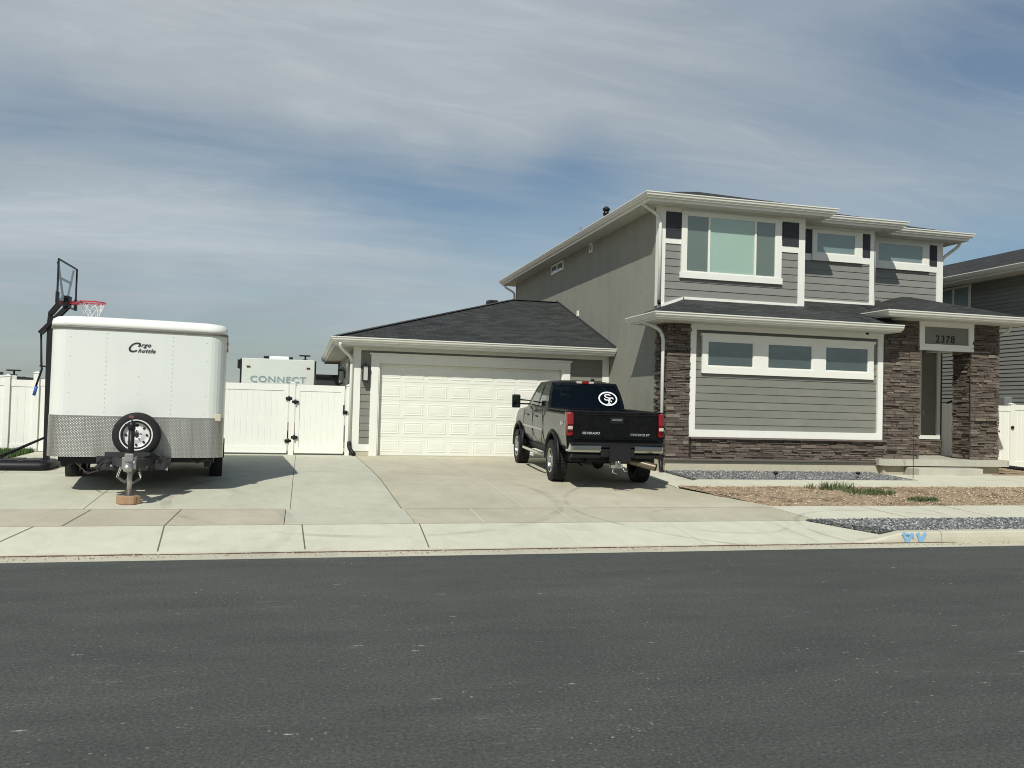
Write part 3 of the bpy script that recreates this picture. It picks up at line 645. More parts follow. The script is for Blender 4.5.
def window(x0, x1, z0, z1, y, panes, trimw=.11, sill=.0, back=BLIND, trim=True, name='window', trim_box=None):
    """panes: list of (xa, xb, blind material)"""
    fr = MB(); tb = trim_box or (x0-trimw, x1+trimw, z0-trimw, z1+trimw)
    tx0, tx1, tz0, tz1 = tb
    w = MB()
    w.box(tx0, x0, y-.055, y, z0, z1); w.box(x1, tx1, y-.055, y, z0, z1); w.box(tx0-.0, tx1+.0, y-.058, y, z1, tz1); w.box(tx0-sill, tx1+sill, y-.066, y, tz0, z0)
    root = w.build(name, WHITE, H)
    e = .035
    fr.box(x0, x0+e, y-.05, y-.005, z0, z1); fr.box(x1-e, x1, y-.05, y-.005, z0, z1); fr.box(x0+e, x1-e, y-.048, y-.005, z1-e, z1); fr.box(x0+e, x1-e, y-.048, y-.005, z0, z0+e)
    for (a, c, _), (a2, c2, _) in zip(panes, panes[1:]): fr.box((c+a2)/2-.025, (c+a2)/2+.025, y-.052, y-.005, z0+e, z1-e)
    o = fr.build('frame', WHITE, root)
    for a, c, m_ in panes:
        g = MB(); g.face([(a, y-.034, z0+e*.6), (c, y-.034, z0+e*.6), (c, y-.034, z1-e*.6), (a, y-.034, z1-e*.6)]); g.build('pane', GLASS, root)
        g = MB(); g.box(a, c, y-.021, y-.019, z0+e*.6, z1-e*.6); g.build('blind', m_, root)
    return root
window(8.985, 11.46, 5.28, 6.70, 18.78, [(9.00, 9.59, BLIND2), (9.625, 10.865, BLIND), (10.89, 11.44, BLIND2)], trim_box=(8.87, 11.61, 5.13, 6.78), sill=.03)
window(12.995, 14.205, 6.125, 6.70, 19.38, [(13.01, 14.19, BLIND3)], trim_box=(12.88, 14.40, 5.94, 6.76))
window(15.33, 16.83, 6.17, 6.72, 19.98, [(15.35, 16.81, BLIND3)], trim_box=(15.22, 17.02, 5.985, 6.76))
# big lower panel trims
b = MB(); frame_rect(b, 8.87, 14.16, 1.28, 3.95, .15, 18.2, 18.13, wt=.13, wb=.17); b.build('trim', WHITE, H)
for xa, xb in ((9.39, 10.59), (10.98, 12.21), (12.59, 13.82)):
    pass
def trio():
    y = 18.18; w = MB()
    w.box(9.175, 9.30, y-.06, y, 2.95, 3.58); w.box(10.545, 10.895, y-.06, y, 2.95, 3.58); w.box(12.15, 12.485, y-.06, y, 2.95, 3.58); w.box(13.745, 13.875, y-.06, y, 2.95, 3.58)
    w.box(9.17, 13.88, y-.063, y, 2.79, 2.95); w.box(9.17, 13.88, y-.063, y, 3.58, 3.68); w.box(9.135, 13.915, y-.085, y, 3.68, 3.74); root = w.build('window', WHITE, H)
    for a, c in ((9.30, 10.545), (10.895, 12.15), (12.485, 13.745)):
        f = MB(); e = .035; f.box(a, a+e, y-.05, y-.004, 2.95, 3.58); f.box(c-e, c, y-.05, y-.004, 2.95, 3.58); f.box(a+e, c-e, y-.048, y-.004, 2.95, 2.95+e); f.box(a+e, c-e, y-.048, y-.004, 3.58-e, 3.58); f.build('frame', WHITE, root)
        g = MB(); g.face([(a+.02, y-.03, 2.97), (c-.02, y-.03, 2.97), (c-.02, y-.03, 3.56), (a+.02, y-.03, 3.56)]); g.build('pane', GLASS, root)
        g = MB(); g.box(a+.02, c-.02, y-.014, y-.012, 2.97, 3.56); g.build('blind', DIM, root)
trio()
# stone veneer
def veneer(specs, name='stone_veneer'):
    b = MB(); k = MB()
    for i, (u0, u1, z0, z1, o, ud, nd, sd) in enumerate(specs): ledge(b, k, u0, u1, z0, z1, o, ud, nd, sd)
    return b.build(name, STONE, H)
veneer([(0, .60, .74, 3.97, (8.28, 18.17), (1, 0), (0, -1), 1), (0, 5.35, .74, 1.235, (8.94, 18.17), (1, 0), (0, -1), 2), (0, .66, .74, 3.97, (8.33, 18.86), (0, -1), (-1, 0), 3)])
b = MB(); b.box(8.33, 14.25, 18.17, 18.21, .73, 1.28); b.box(8.33, 8.94, 18.165, 18.22, 1.28, 3.97); b.box(8.325, 8.37, 18.2, 18.86, .73, 3.97); b.build('gap_shade_backing', STONEBACK, H)
b = MB(); b.box(8.24, 14.2, 18.095, 18.2, .715, .762, .008); b.build('stone_starter', painted('starter_stone', (.15, .125, .11), .85, .15, 12, .5), H)
b = MB()
x = 8.90
while x < 14.2:
    w = rs.uniform(.5, .75); b.box(x, min(x+w, 14.25)-.008, 18.06, 18.2, 1.235, 1.278, .006); x += w
b.build('stone_cap', painted('cap_stone', (.16, .13, .115), .85, .15, 12, .5), H)
# portico columns
def column(x0, x1, y0, y1, zb, zt, sd):
    c = MB(); c.box(x0+.03, x1-.03, y0+.03, y1-.03, zb, zt); core = c.build('column', STONEBACK, H)
    b = MB()
    ledge(b, None, -.045, x1-x0+.045, zb, zt, (x0, y0+.035), (1, 0), (0, -1), sd); ledge(b, None, 0, x1-x0, zb, zt, (x1, y1-.035), (-1, 0), (0, 1), sd+1)
    ledge(b, None, 0, y1-y0, zb, zt, (x0+.035, y1), (0, -1), (-1, 0), sd+2); ledge(b, None, 0, y1-y0, zb, zt, (x1-.035, y0), (0, 1), (1, 0), sd+3)
    b.build('stone_veneer', STONE, core)
column(14.22, 15.21, 18.12, 18.80, .825, 4.33, 20)
column(16.84, 17.64, 18.12, 18.80, .825, 4.33, 30)
# portico beam and sign panel
b = MB(); b.box(15.20, 16.83, 18.16, 18.7, 3.66, 4.33); b.box(14.25, 15.15, 18.8, 19.94, 3.66, 4.33); b.box(16.9, 17.5, 18.8, 19.88, 3.70, 4.33); b.build('beam', WHITE, H)
b = MB(); b.box(15.33, 16.69, 18.125, 18.165, 3.75, 4.20); b.build('number_board', SIDING, H)
b = MB(); frame_rect(b, 15.19, 16.84, 3.60, 4.335, .15, 18.16, 18.08, wt=.13, wb=.16); b.build('trim', WHITE, H)
t_ = text_mesh('house_number', '2378', .265, TEXTDK, H, Vector((15.99, 18.118, 3.89))-house.location, FRONT, .006, sx=1.0, spacing=1.15)
# porch walls: entry wall at y=20, side panel with white frame
b = MB(); b.box(14.2, 17.48, 19.95, 20.1, .8, 4.3); b.build('entry_wall', SIDING, H)
b = MB(); frame_rect(b, 16.68, 17.42, 1.28, 3.9, .11, 19.95, 19.90); b.build('trim', WHITE, H)
b = MB(); b.box(17.42, 17.49, 19.92, 20.1, .85, 4.2); b.build('wall_end', DARKSQ, H)
veneer([(0, .95, .86, 1.26, (16.55, 19.95), (1, 0), (0, -1), 41)])
b = MB(); frame_rect(b, 15.15, 16.35, .86, 3.2, .12, 19.95, 19.89, wb=.03); fd = b.build('front_door', WHITE, H)
b = MB(); b.box(15.27, 16.23, 19.91, 19.95, .89, 3.08); 
for zz in (1.1, 2.0): b.box(15.42, 16.08, 19.90, 19.92, zz, zz+.75)
b.build('door_leaf', painted('door_charcoal', (.05, .05, .055), .4, .1), fd)
b = MB(); b.tube([(15.36, 19.91, 1.9), (15.36, 19.85, 1.9), (15.36, 19.85, 1.7)], .014, 8); b.build('handle', STEEL, fd)
# porch slab, step and block beneath
b = MB(); b.poly([(14.12, 17.88), (13.98, 18.0), (13.98, 18.2), (14.2, 18.25), (14.2, 20.0), (17.8, 20.0), (17.8, 17.9), (17.7, 17.86)], .66, .822); b.build('porch_slab', CONC_P, H)
b = MB(); b.box(14.12, 17.6, 18.02, 20, .3, .66); b.build('porch_base', FOUND, H)
b = MB(); b.box(14.72, 16.6, 17.48, 18.0, .3, .63, .02); b.build('porch_step', CONC_P, H)
b = MB(); b.tube([(17.30, 18.3, 1.9+.75), (17.30, 19.5, 2.30)], .03, 8); b.tube([(17.30, 18.3, .86), (17.30, 18.3, 2.63)], .02, 8); b.build('handrail', BLKMETAL, H)

# ---- roofs
def hip(b, x0, x1, y0, y1, z, sl, dz=0.):
    """hip roof over rect; slope sl; ridge along the longer side"""
    W = x1-x0; D = y1-y0; z += dz
    def F(pts, ax):
        o = Vector(pts[0]); uv = []
        for p in pts:
            if ax == 'x': uv.append((p[0], math.hypot(p[1]-o.y, p[2]-o.z)))
            else: uv.append((p[1], math.hypot(p[0]-o.x, p[2]-o.z)))
        b.face(pts, uv)
    if D >= W:
        h = z+sl*W/2; xm = (x0+x1)/2; a = (xm, y0+W/2, h); c = (xm, y1-W/2, h)
        F([(x0, y0, z), (x1, y0, z), a], 'x'); F([(x0, y1, z), (x1, y1, z), c], 'x'); F([(x0, y0, z), (x0, y1, z), c, a], 'y'); F([(x1, y0, z), (x1, y1, z), c, a], 'y')
    else:
        h = z+sl*D/2; ym = (y0+y1)/2; a = (x0+D/2, ym, h); c = (x1-D/2, ym, h)
        F([(x0, y0, z), (x1, y0, z), c, a], 'x'); F([(x0, y1, z), (x1, y1, z), c, a], 'x'); F([(x0, y0, z), (x0, y1, z), a], 'y'); F([(x1, y0, z), (x1, y1, z), c], 'y')
    b.face([(x0, y0, z-.02), (x1, y0, z-.02), (x1, y1, z-.02), (x0, y1, z-.02)])
SL = .333; ZE = 7.03
b = MB()
hip(b, 7.76, 18.02, 19.46, 33.44, ZE, SL); hip(b, 7.76, 12.81, 18.26, 27, ZE, SL, -.004); hip(b, 12.0, 15.36, 18.86, 25, ZE, SL, -.008)
roof_up = b.build('roof', SHINGLE, H)
b = MB(); b.lathe([(.055, 0), (.055, .62), (.085, .62), (.10, .66), (.10, .70), (.075, .72), (.075, .76), (.11, .78), (.11, .84), (.06, .88), (.03, .9)], (8.95, 24.3, 7.25), (0, 0, 1), 16); b.build('flue_pipe', BLKMETAL, roof_up)
b = MB(); b.lathe([(.045, 0), (.045, .55), (.035, .55)], (8.9, 26.6, 7.42), (0, 0, 1), 10); b.build('vent_pipe', painted('vent_grey', (.2, .2, .2), .6), roof_up)
b = MB()
for zz, rr_ in ((7.08, .09),): b.lathe([(.16, 0), (.09, .06), (.06, .08)], (8.95, 24.3, 7.40), (0, 0, 1), 12)
b.build('flashing', STEEL, roof_up)
GP = [(0, .0), (0, -.125), (.06, -.125), (.075, -.095), (.098, -.075), (.108, -.03), (.125, -.02), (.125, .004), (.108, .004), (.100, -.02), (.012, -.02), (.012, .0)]
FP = [(0, -.01), (0, -.185), (-.02, -.185), (-.02, -.01)]
def eaves(path, z, caps=True, parent=None, gut=True, fas=.185):
    b = MB(); b.sweep([(0, -.01), (0, -fas), (-.02, -fas), (-.02, -.01)], path, z); b.build('fascia', WHITE, parent or H)
    if gut: g = MB(); g.sweep(GP, path, z+.006); return g.build('gutter', GUTTER, parent or H)
# travel so that outward is on the right
xL, xR, yB = 7.82, 17.96, 33.38
eaves([(17.96, 33.38), (7.82, 33.38)][::-1][::-1], ZE) if False else None
eaves([(7.82, 33.38), (7.82, 18.32), (12.75, 18.32), (12.75, 19.2)], ZE)
eaves([(12.87, 18.92), (15.30, 18.92), (15.30, 19.8)], ZE)
eaves([(15.43, 19.52), (17.96, 19.52), (17.96, 33.38), (7.83, 33.40)], ZE)
b = MB()
def soffit(b, x0, x1, y0, y1, z, along='x'):
    n = max(1, int(((x1-x0) if along == 'x' else (y1-y0))/.1))
    b.box(x0, x1, y0, y1, z, z+.02)
    for k in range(n):
        if along == 'x': xa = x0+k*(x1-x0)/n; b.box(xa+.006, xa+.07, y0+.002, y1-.002, z-.006, z)
        else: ya = y0+k*(y1-y0)/n; b.box(x0+.002, x1-.002, ya+.006, ya+.07, z-.006, z)
soffit(b, 7.83, 12.75, 18.33, 18.80, 6.853); soffit(b, 12.75, 15.30, 18.93, 19.40, 6.853); soffit(b, 15.3, 17.95, 19.53, 20.0, 6.853); soffit(b, 7.83, 8.3, 18.8, 33.37, 6.853, 'y'); soffit(b, 17.48, 17.95, 20.0, 33.37, 6.853, 'y'); b.box(12.27, 12.75, 18.8, 19.4, 6.853, 6.873); b.box(14.8, 15.3, 19.4, 20.0, 6.853, 6.873); b.box(8.3, 17.48, 32.9, 33.37, 6.853, 6.873)
b.build('soffit', SOFFIT, H)
# pent roof over the lower front
PS = .40; PZ = 4.11; px0, py0 = 7.71, 17.50
def pzf(y): return PZ+PS*(y-py0)
b = MB()
def pf(pts, ax='x'):
    uv = [((p[0] if ax == 'x' else p[1]), (p[1] if ax == 'x' else p[0])*1.07) for p in pts]; b.face(pts, uv)
pf([(px0, py0, PZ), (14.30, py0, PZ), (14.30, 18.82, pzf(18.82)), (px0+1.32, 18.82, pzf(18.82))])
pf([(12.2, 18.82, pzf(18.82)), (14.9, 18.82, pzf(18.82)), (14.9, 19.42, pzf(19.42)), (12.2, 19.42, pzf(19.42))])
pf([(px0, py0, PZ), (px0+1.32, 18.82, pzf(18.82)), (px0+1.32, 19.25, pzf(18.82)), (px0, 19.25, PZ)], 'y')
b.face([(px0, py0, PZ-.02), (14.30, py0, PZ-.02), (14.30, 18.9, PZ-.02), (px0, 18.9, PZ-.02)])
pf([(14.25, 18.82, pzf(18.82)), (15.4, 18.82, pzf(18.82)), (15.4, 20.02, pzf(20.02)), (14.25, 20.02, pzf(20.02))])
b.build('roof', SHINGLE, H)
b = MB(); b.face([(px0, 19.251, PZ-.02), (8.3, 19.251, PZ-.02), (8.3, 19.251, PZ+PS*(8.3-px0))]); b.build('trim', WHITE, H)
eaves([(7.77, 19.25), (7.77, 17.56), (14.22, 17.56)], PZ, fas=.16)
b = MB(); soffit(b, 7.78, 14.21, 17.57, 18.2, 3.95); b.box(7.78, 8.3, 18.2, 19.25, 3.965, 3.985); b.build('soffit', SOFFIT, H)
# portico roof
EZ = 4.47
b = MB()
PX0, PX1, PY0, PYB = 13.76, 18.22, 17.44, 20.0; h1 = 2.1
pk = EZ+.333*h1
def pf2(pts, ax):
    b.face(pts, [((p[0] if ax == 'x' else p[1]), (p[1] if ax == 'x' else p[0])*1.05) for p in pts])
A = (PX0+h1, PY0+h1, pk); B_ = (PX1-h1, PY0+h1, pk); A2 = (PX0+h1, PYB, pk); B2 = (PX1-h1, PYB, pk)
pf2([(PX0, PY0, EZ), (PX1, PY0, EZ), B_, A], 'x'); pf2([(PX0, PY0, EZ), A, A2, (PX0, PYB, EZ)], 'y'); pf2([(PX1, PY0, EZ), (PX1, PYB+.8, EZ), (B2[0], PYB+.8, pk), B_], 'y'); pf2([A, B_, B2, A2], 'x')
b.face([(PX0, PY0, EZ-.02), (PX1, PY0, EZ-.02), (PX1, 20.6, EZ-.02), (PX0, 20, EZ-.02)])
b.build('roof', SHINGLE, H)
eaves([(13.82, 18.42), (13.82, 17.50), (18.16, 17.50), (18.16, 20.7)], EZ, fas=.15)
b = MB(); soffit(b, 13.83, 18.15, 17.51, 18.14, 4.33); b.box(13.83, 18.15, 18.14, 20.0, 4.33, 4.35); b.build('soffit', SOFFIT, H)
# garage roof
GZ = 3.52; gx0, gy0, gy1 = .72, 21.46, 32.8
hd = (gy1-gy0)/2; gh = GZ+.341*hd
b = MB()
def pf3(pts, ax, sg=1.06): b.face(pts, [((p[0] if ax == 'x' else p[1]), (p[1] if ax == 'x' else p[0])*sg) for p in pts])
ym = (gy0+gy1)/2; A = (gx0+hd+.32, ym, gh)
pf3([(gx0, gy0, GZ), (8.3, gy0, GZ), (8.3, ym, gh), A], 'x'); pf3([(gx0, gy1, GZ), (8.3, gy1, GZ), (8.3, ym, gh), A], 'x'); pf3([(gx0, gy0, GZ), A, (gx0, gy1, GZ)], 'y')
b.face([(gx0, gy0, GZ-.02), (8.3, gy0, GZ-.02), (8.3, gy1, GZ-.02), (gx0, gy1, GZ-.02)])
groof = b.build('roof', SHINGLE, H)
b = MB(); n = 24
for k in range(n):   # ridge and hip caps
    t0, t1 = k/n, (k+1)/n; p = Vector((gx0, gy0, GZ)).lerp(Vector(A), t0); q = Vector((gx0, gy0, GZ)).lerp(Vector(A), t1); b.bar(p+Vector((0, 0, .008)), q+Vector((0, 0, .012)), .22, .012)
for k in range(8):
    p = Vector(A).lerp(Vector((8.3, ym, gh)), k/8); q = Vector(A).lerp(Vector((8.3, ym, gh)), (k+1)/8); b.bar(p+Vector((0, 0, .008)), q+Vector((0, 0, .012)), .24, .014)
b.build('ridge_cap', painted('ridge_shingle', (.058, .06, .06), .9, .3, 25, .5), groof)
b = MB(); b.box(5.98, 6.36, 27.5, 27.9, gh-.35, gh+.02, .06); b.build('roof_vent', BLKMETAL, groof)
# step flashing along the stucco wall
b = MB(); b.bar((8.285, 21.5, GZ+.04), (8.285, ym, gh+.04), .02, .09); b.build('flashing', painted('dark_flashing', (.06, .06, .06), .6), groof)
eaves([(.78, 32.7), (.78, 21.52), (8.28, 21.52)], GZ)
b = MB(); soffit(b, .79, 8.28, 21.53, 22.02, 3.335); soffit(b, .79, 1.3, 22.02, 32.7, 3.335, 'y'); b.build('soffit', SOFFIT, H)
# garage trims and door
b = MB(); b.box(1.27, 1.46, 21.985, 22.02, .62, 3.33); b.box(1.27, 1.30, 22.02, 22.16, .62, 3.33); b.box(1.46, 1.73, 21.987, 22.02, .62, .80); b.box(7.13, 8.1, 21.987, 22.02, .62, .80); b.box(8.1, 8.29, 21.985, 22.02, .62, 3.33); b.box(1.46, 8.1, 21.99, 22.02, 3.24, 3.335); b.build('trim', WHITE, H)
b = MB(); b.box(1.72, 1.92, 21.95, 22.04, .50, 2.96); b.box(6.95, 7.15, 21.95, 22.04, .5, 2.96); b.box(1.72, 7.15, 21.948, 22.04, 2.96, 3.13); b.box(1.68, 7.19, 21.92, 22.04, 3.13, 3.18)
b.box(1.90, 1.95, 21.975, 22.1, .5, 2.95); b.box(6.92, 6.965, 21.975, 22.1, .5, 2.95); b.box(1.92, 6.95, 21.976, 22.1, 2.92, 2.965); b.build('door_casing', WHITE, H)
gd = MB(); z = .515; sh = (2.93-.515)/5
bm_secs = []
for r_ in range(5):
    z0 = .515+r_*sh; gd.box(1.94, 6.93, 22.12, 22.17, z0+.003, z0+sh-.003)
    for c_ in range(8):
        w = 4.99/8; xa = 1.94+c_*w+.06; xb = 1.94+(c_+1)*w-.06; za = z0+.088; zb = z0+sh-.088; y = 22.12
        # recessed moulding ring + raised field
        def rg(i, yy): return [(xa+i, yy, za+i), (xb-i, yy, za+i), (xb-i, yy, zb-i), (xa+i, yy, zb-i)]
        gd.loft([rg(0, y+.004), rg(.002, y-.005), rg(.018, y-.010), rg(.034, y-.004), rg(.046, y-.004), rg(.07, y-.009)], cap=True)
garage_door = gd.build('garage_door', DOORW, H)
b = MB(); b.box(1.94, 6.93, 22.11, 22.14, .503, .518); b.build('door_seal', RUBBER, garage_door)
b = MB()
for r_ in range(1, 5): b.box(1.94, 6.93, 22.1215, 22.14, .515+r_*sh-.004, .515+r_*sh+.004)
b.build('section_gap', painted('gap_grey', (.3, .3, .28), .8), garage_door)
# lanterns
def lantern(x, y, z, nx, ny):
    b = MB(); b.box(x-.06, x+.06, y-.02, y+.02, z-.03, z+.22) if ny else b.box(x-.02, x+.02, y-.06, y+.06, z-.03, z+.22)
    cx, cy = x+nx*.12, y+ny*.12
    b.box(cx-.085, cx+.085, cy-.085, cy+.085, z+.20, z+.24); b.box(cx-.07, cx+.07, cy-.07, cy+.07, z-.20, z-.17)
    for sx in (-1, 1):
        for sy in (-1, 1): b.box(cx+sx*.068-.008, cx+sx*.068+.008, cy+sy*.068-.008, cy+sy*.068+.008, z-.17, z+.2)
    b.tube([(x, y, z+.24), (x+nx*.06, y+ny*.06, z+.30), (cx, cy, z+.26)], .012, 8)
    o = b.build('wall_lantern', BLKMETAL, H); g = MB(); g.box(cx-.055, cx+.055, cy-.055, cy+.055, z-.165, z+.195); g.build('glass', FROST, o)
lantern(1.575, 22.0, 2.62, 0, -1); lantern(1.27, 26.4, 2.65, -1, 0)
b = MB(); 
wd = MB(); wd.box(1.235, 1.28, 24.2, 24.3, 1.3, 2.9); wd.box(1.235, 1.28, 25.0, 25.1, 1.3, 2.9); wd.box(1.233, 1.28, 24.2, 25.1, 2.9, 3.0); wd.box(1.233, 1.28, 24.2, 25.1, 1.2, 1.3); ww = wd.build('window', WHITE, H)
g = MB(); g.face([(1.254, 24.3, 1.3), (1.254, 25.0, 1.3), (1.254, 25.0, 2.9), (1.254, 24.3, 2.9)]); g.build('pane', GLASS, ww); g = MB(); g.box(1.262, 1.266, 24.3, 25.0, 1.3, 2.9); g.build('blind', DIM, ww)
# downspouts
def spout(pts, name='downspout', w=.075, m=GUTTER):
    b = MB(); rings = []
    P_ = [Vector(p) for p in pts]
    for a, c in zip(P_, P_[1:]): b.bar(a, c, w, w*.8)
    for p in P_[1:-1]: b.lathe([(w*.5, -w*.4), (w*.56, 0), (w*.5, w*.4)], p, (0, 0, 1), 8)
    return b.build(name, m, H)
def curved(pts, n=5):
    out = []
    P_ = [Vector(p) for p in pts]
    out.append(P_[0])
    for i in range(1, len(P_)-1):
        a = P_[i].lerp(P_[i-1], min(.5, .12/(P_[i]-P_[i-1]).length)); c = P_[i].lerp(P_[i+1], min(.5, .12/(P_[i+1]-P_[i]).length))
        for k in range(n+1):
            t = k/n; out.append((1-t)**2*a+2*t*(1-t)*P_[i]+t*t*c)
    out.append(P_[-1]); return out
def rspout(pts, r=.042, name='downspout', m=GUTTER):
    b = MB(); b.tube(curved(pts), r, 8); return b.build(name, m, H)
rspout([(7.79, 18.78, 7.0), (7.79, 18.78, 6.90), (8.25, 18.73, 6.60), (8.29, 18.70, 6.45), (8.29, 18.70, 4.50)])
rspout([(8.29, 18.70, 4.53), (8.28, 18.66, 4.45)], .045, 'downspout', BLKMETAL)
rspout([(7.74, 18.55, 4.08), (7.74, 18.5, 4.0), (8.1, 18.22, 3.80), (8.17, 18.14, 3.6), (8.17, 18.14, .95)])
rspout([(8.17, 18.14, .96), (8.17, 18.14, .66), (8.14, 18.02, .50)], .055, 'downspout', BLKMETAL)
rspout([(.90, 21.5, 3.40), (.90, 21.55, 3.27), (1.22, 21.93, 3.02), (1.22, 21.95, 2.8), (1.22, 21.95, .85)])
rspout([(1.22, 21.95, .86), (1.22, 21.93, .70), (1.34, 21.72, .55)], .055, 'downspout', BLKMETAL)
rspout([(17.9, 19.75, 6.92), (17.9, 19.8, 6.76), (17.58, 20.1, 6.42), (17.58, 20.12, 6.2), (17.58, 20.12, .8)])
rspout([(7.86, 33.1, 6.92), (7.86, 33.0, 6.74), (8.22, 32.8, 6.5), (8.22, 32.8, .8)])
rspout([(18.1, 18.2, 4.36), (18.1, 18.25, 4.2), (17.75, 18.6, 4.05), (17.72, 18.7, 3.9), (17.72, 18.75, .9)], .035)
# small windows and vent on the stucco side
def side_window(y0, y1, z0, z1, mull=True):
    x = 8.3; b = MB(); e = .05; b.box(x-.04, x, y0, y0+e, z0, z1); b.box(x-.04, x, y1-e, y1, z0, z1); b.box(x-.041, x, y0+e, y1-e, z0, z0+e); b.box(x-.041, x, y0+e, y1-e, z1-e, z1)
    if mull: b.box(x-.04, x, (y0+y1)/2-.03, (y0+y1)/2+.03, z0+e, z1-e)
    w = b.build('window', WHITE, H); g = MB(); g.face([(x-.02, y0+e, z0+e), (x-.02, y1-e, z0+e), (x-.02, y1-e, z1-e), (x-.02, y0+e, z1-e)]); g.build('pane', GLASS, w); g = MB(); g.box(x-.008, x-.004, y0+e, y1-e, z0+e, z1-e); g.build('blind', DIM, w)
side_window(26.45, 27.83, 6.48, 6.80); side_window(23.58, 23.86, 6.57, 6.84, False)
b = MB(); b.box(8.26, 8.3, 24.78, 24.90, 4.76, 4.93); b.build('wall_vent', WHITE, H)
b = MB(); b.lathe([(.04, 0), (.05, .05), (.03, .09)], (12.45, 19.3, 6.72), (0, 0, -1), 10); b.box(12.43, 12.47, 19.3, 19.4, 6.66, 6.70); b.build('security_camera', BLKMETAL, H)
b = MB(); b.lathe([(.03, 0), (.04, .04), (.02, .07)], (13.55, 17.95, 3.96), (0, 0, -1), 10); b.build('security_camera', BLKMETAL, H)

# ------------------------------------------------------------------ neighbour house
nb = thing('house', 'neighbouring dark grey sided house at the right edge', 'house', (20.5, 20, .5))
b = MB(); b.box(20.7, 30, 12, 33, .2, 6.25); b.build('wall', NSIDE, nb)
b = MB(); lap_siding(b, 0, 21, .8, 6.25, (20.7, 12), (0, 1), (-1, 0), pitch=.125, thick=.02); b.build('siding', NSIDE, nb)
b = MB(); x0, x1, y0, y1, z = 19.96, 30.5, 11.4, 33.6, 6.40; xm = 24.9
b.face([(x0, y0, z), (x0, y1, z), (xm, y1-4.9, z+.33*(xm-x0)), (xm, y0+4.9, z+.33*(xm-x0))], [(y0, 0), (y1, 0), (y1-4.9, 5.2), (y0+4.9, 5.2)])
b.face([(x1, y0, z), (x1, y1, z), (xm, y1-4.9, z+.33*(xm-x0)), (xm, y0+4.9, z+.33*(xm-x0))], [(y0, 0), (y1, 0), (y1-4.9, 5.2), (y0+4.9, 5.2)])
b.face([(x0, y0, z), (x1, y0, z), (xm, y0+4.9, z+.33*(xm-x0))], [(x0, 0), (x1, 0), (xm, 5.2)]); b.face([(x0, y1, z), (x1, y1, z), (xm, y1-4.9, z+.33*(xm-x0))], [(x0, 0), (x1, 0), (xm, 5.2)])
b.build('roof', SHINGLE_B, nb)
eaves([(20.02, 33.5), (20.02, 11.5)], 6.40, parent=nb)
b = MB(); b.box(20.03, 20.7, 11.5, 33.5, 6.215, 6.235); b.build('soffit', SOFFIT, nb)
def nwin(y0, y1, z0, z1):
    x = 20.675; b = MB(); e = .07; b.box(x-.05, x, y0, y0+e, z0, z1); b.box(x-.05, x, y1-e, y1, z0, z1); b.box(x-.051, x, y0+e, y1-e, z0, z0+e); b.box(x-.051, x, y0+e, y1-e, z1-e, z1); b.box(x-.05, x, (y0+y1)/2-.03, (y0+y1)/2+.03, z0+e, z1-e)
    w = b.build('window', WHITE, nb); g = MB(); g.face([(x-.028, y0+e, z0+e), (x-.028, y1-e, z0+e), (x-.028, y1-e, z1-e), (x-.028, y0+e, z1-e)]); g.build('pane', GLASS, w); g = MB(); g.box(x-.012, x-.008, y0+e, y1-e, z0+e, z1-e); g.build('blind', painted('pale_blind', (.40, .46, .46), .8, .05), w)
nwin(22.35, 23.8, 5.42, 6.19)
b = MB(); b.box(20.40, 20.68, 20.7, 21.05, 2.05, 2.56, .02); b.build('meter_box', painted('meter_grey', (.2, .21, .21), .6), nb)

# ------------------------------------------------------------------ fences
def vpanel(b, x0, x1, y, z0, z1, rail=.16):
    b.box(x0, x1, y-.025, y+.025, z0, z0+rail); b.box(x0, x1, y-.025, y+.025, z1-rail, z1)
    n = max(2, round((x1-x0)/.15)); w = (x1-x0)/n
    for k in range(n):
        xa = x0+k*w; b.loft([[(xa+.0, y+.008, zz), (xa+.0, y-.006, zz), (xa+.008, y-.013, zz), (xa+w-.008, y-.013, zz), (xa+w, y-.006, zz), (xa+w, y+.008, zz)] for zz in (z0+rail, z1-rail)])
def vpost(b, x, y, z0, z1, w=.127):
    b.box(x-w/2, x+w/2, y-w/2, y+w/2, z0, z1, .006); b.box(x-w/2-.012, x+w/2+.012, y-w/2-.012, y+w/2+.012, z1, z1+.02); b.hexa([(x-w/2, y-w/2, z1+.02), (x+w/2, y-w/2, z1+.02), (x+w/2, y+w/2, z1+.02), (x-w/2, y+w/2, z1+.02), (x-.01, y-.01, z1+.05), (x+.01, y-.01, z1+.05), (x+.01, y+.01, z1+.05), (x-.01, y+.01, z1+.05)])
fence = thing('vinyl_fence', 'white vinyl privacy fence behind the basketball hoop and trailer', 'fence', (-9, 22.0, .5))
xs = [-20.9, -18.45, -16.0, -13.55, -11.1, -8.73, -6.78, -6.13, -4.2]
xs = [-18.6, -16.2, -13.8, -11.4, -9.0, -6.72, -6.10]
for x in xs: p = MB(); vpost(p, x, 22.0, .45, 2.36 if x > -6.2 else 2.27); p.build('post', VINYL, fence)
for a, c in ((xs[0], xs[1]), (xs[1], xs[2]), (xs[2], xs[3]), (xs[3], xs[4]), (xs[4], xs[5])): p = MB(); vpanel(p, a+.064, c-.064, 22.0, .52, 2.22); p.build('panel', VINYL, fence)
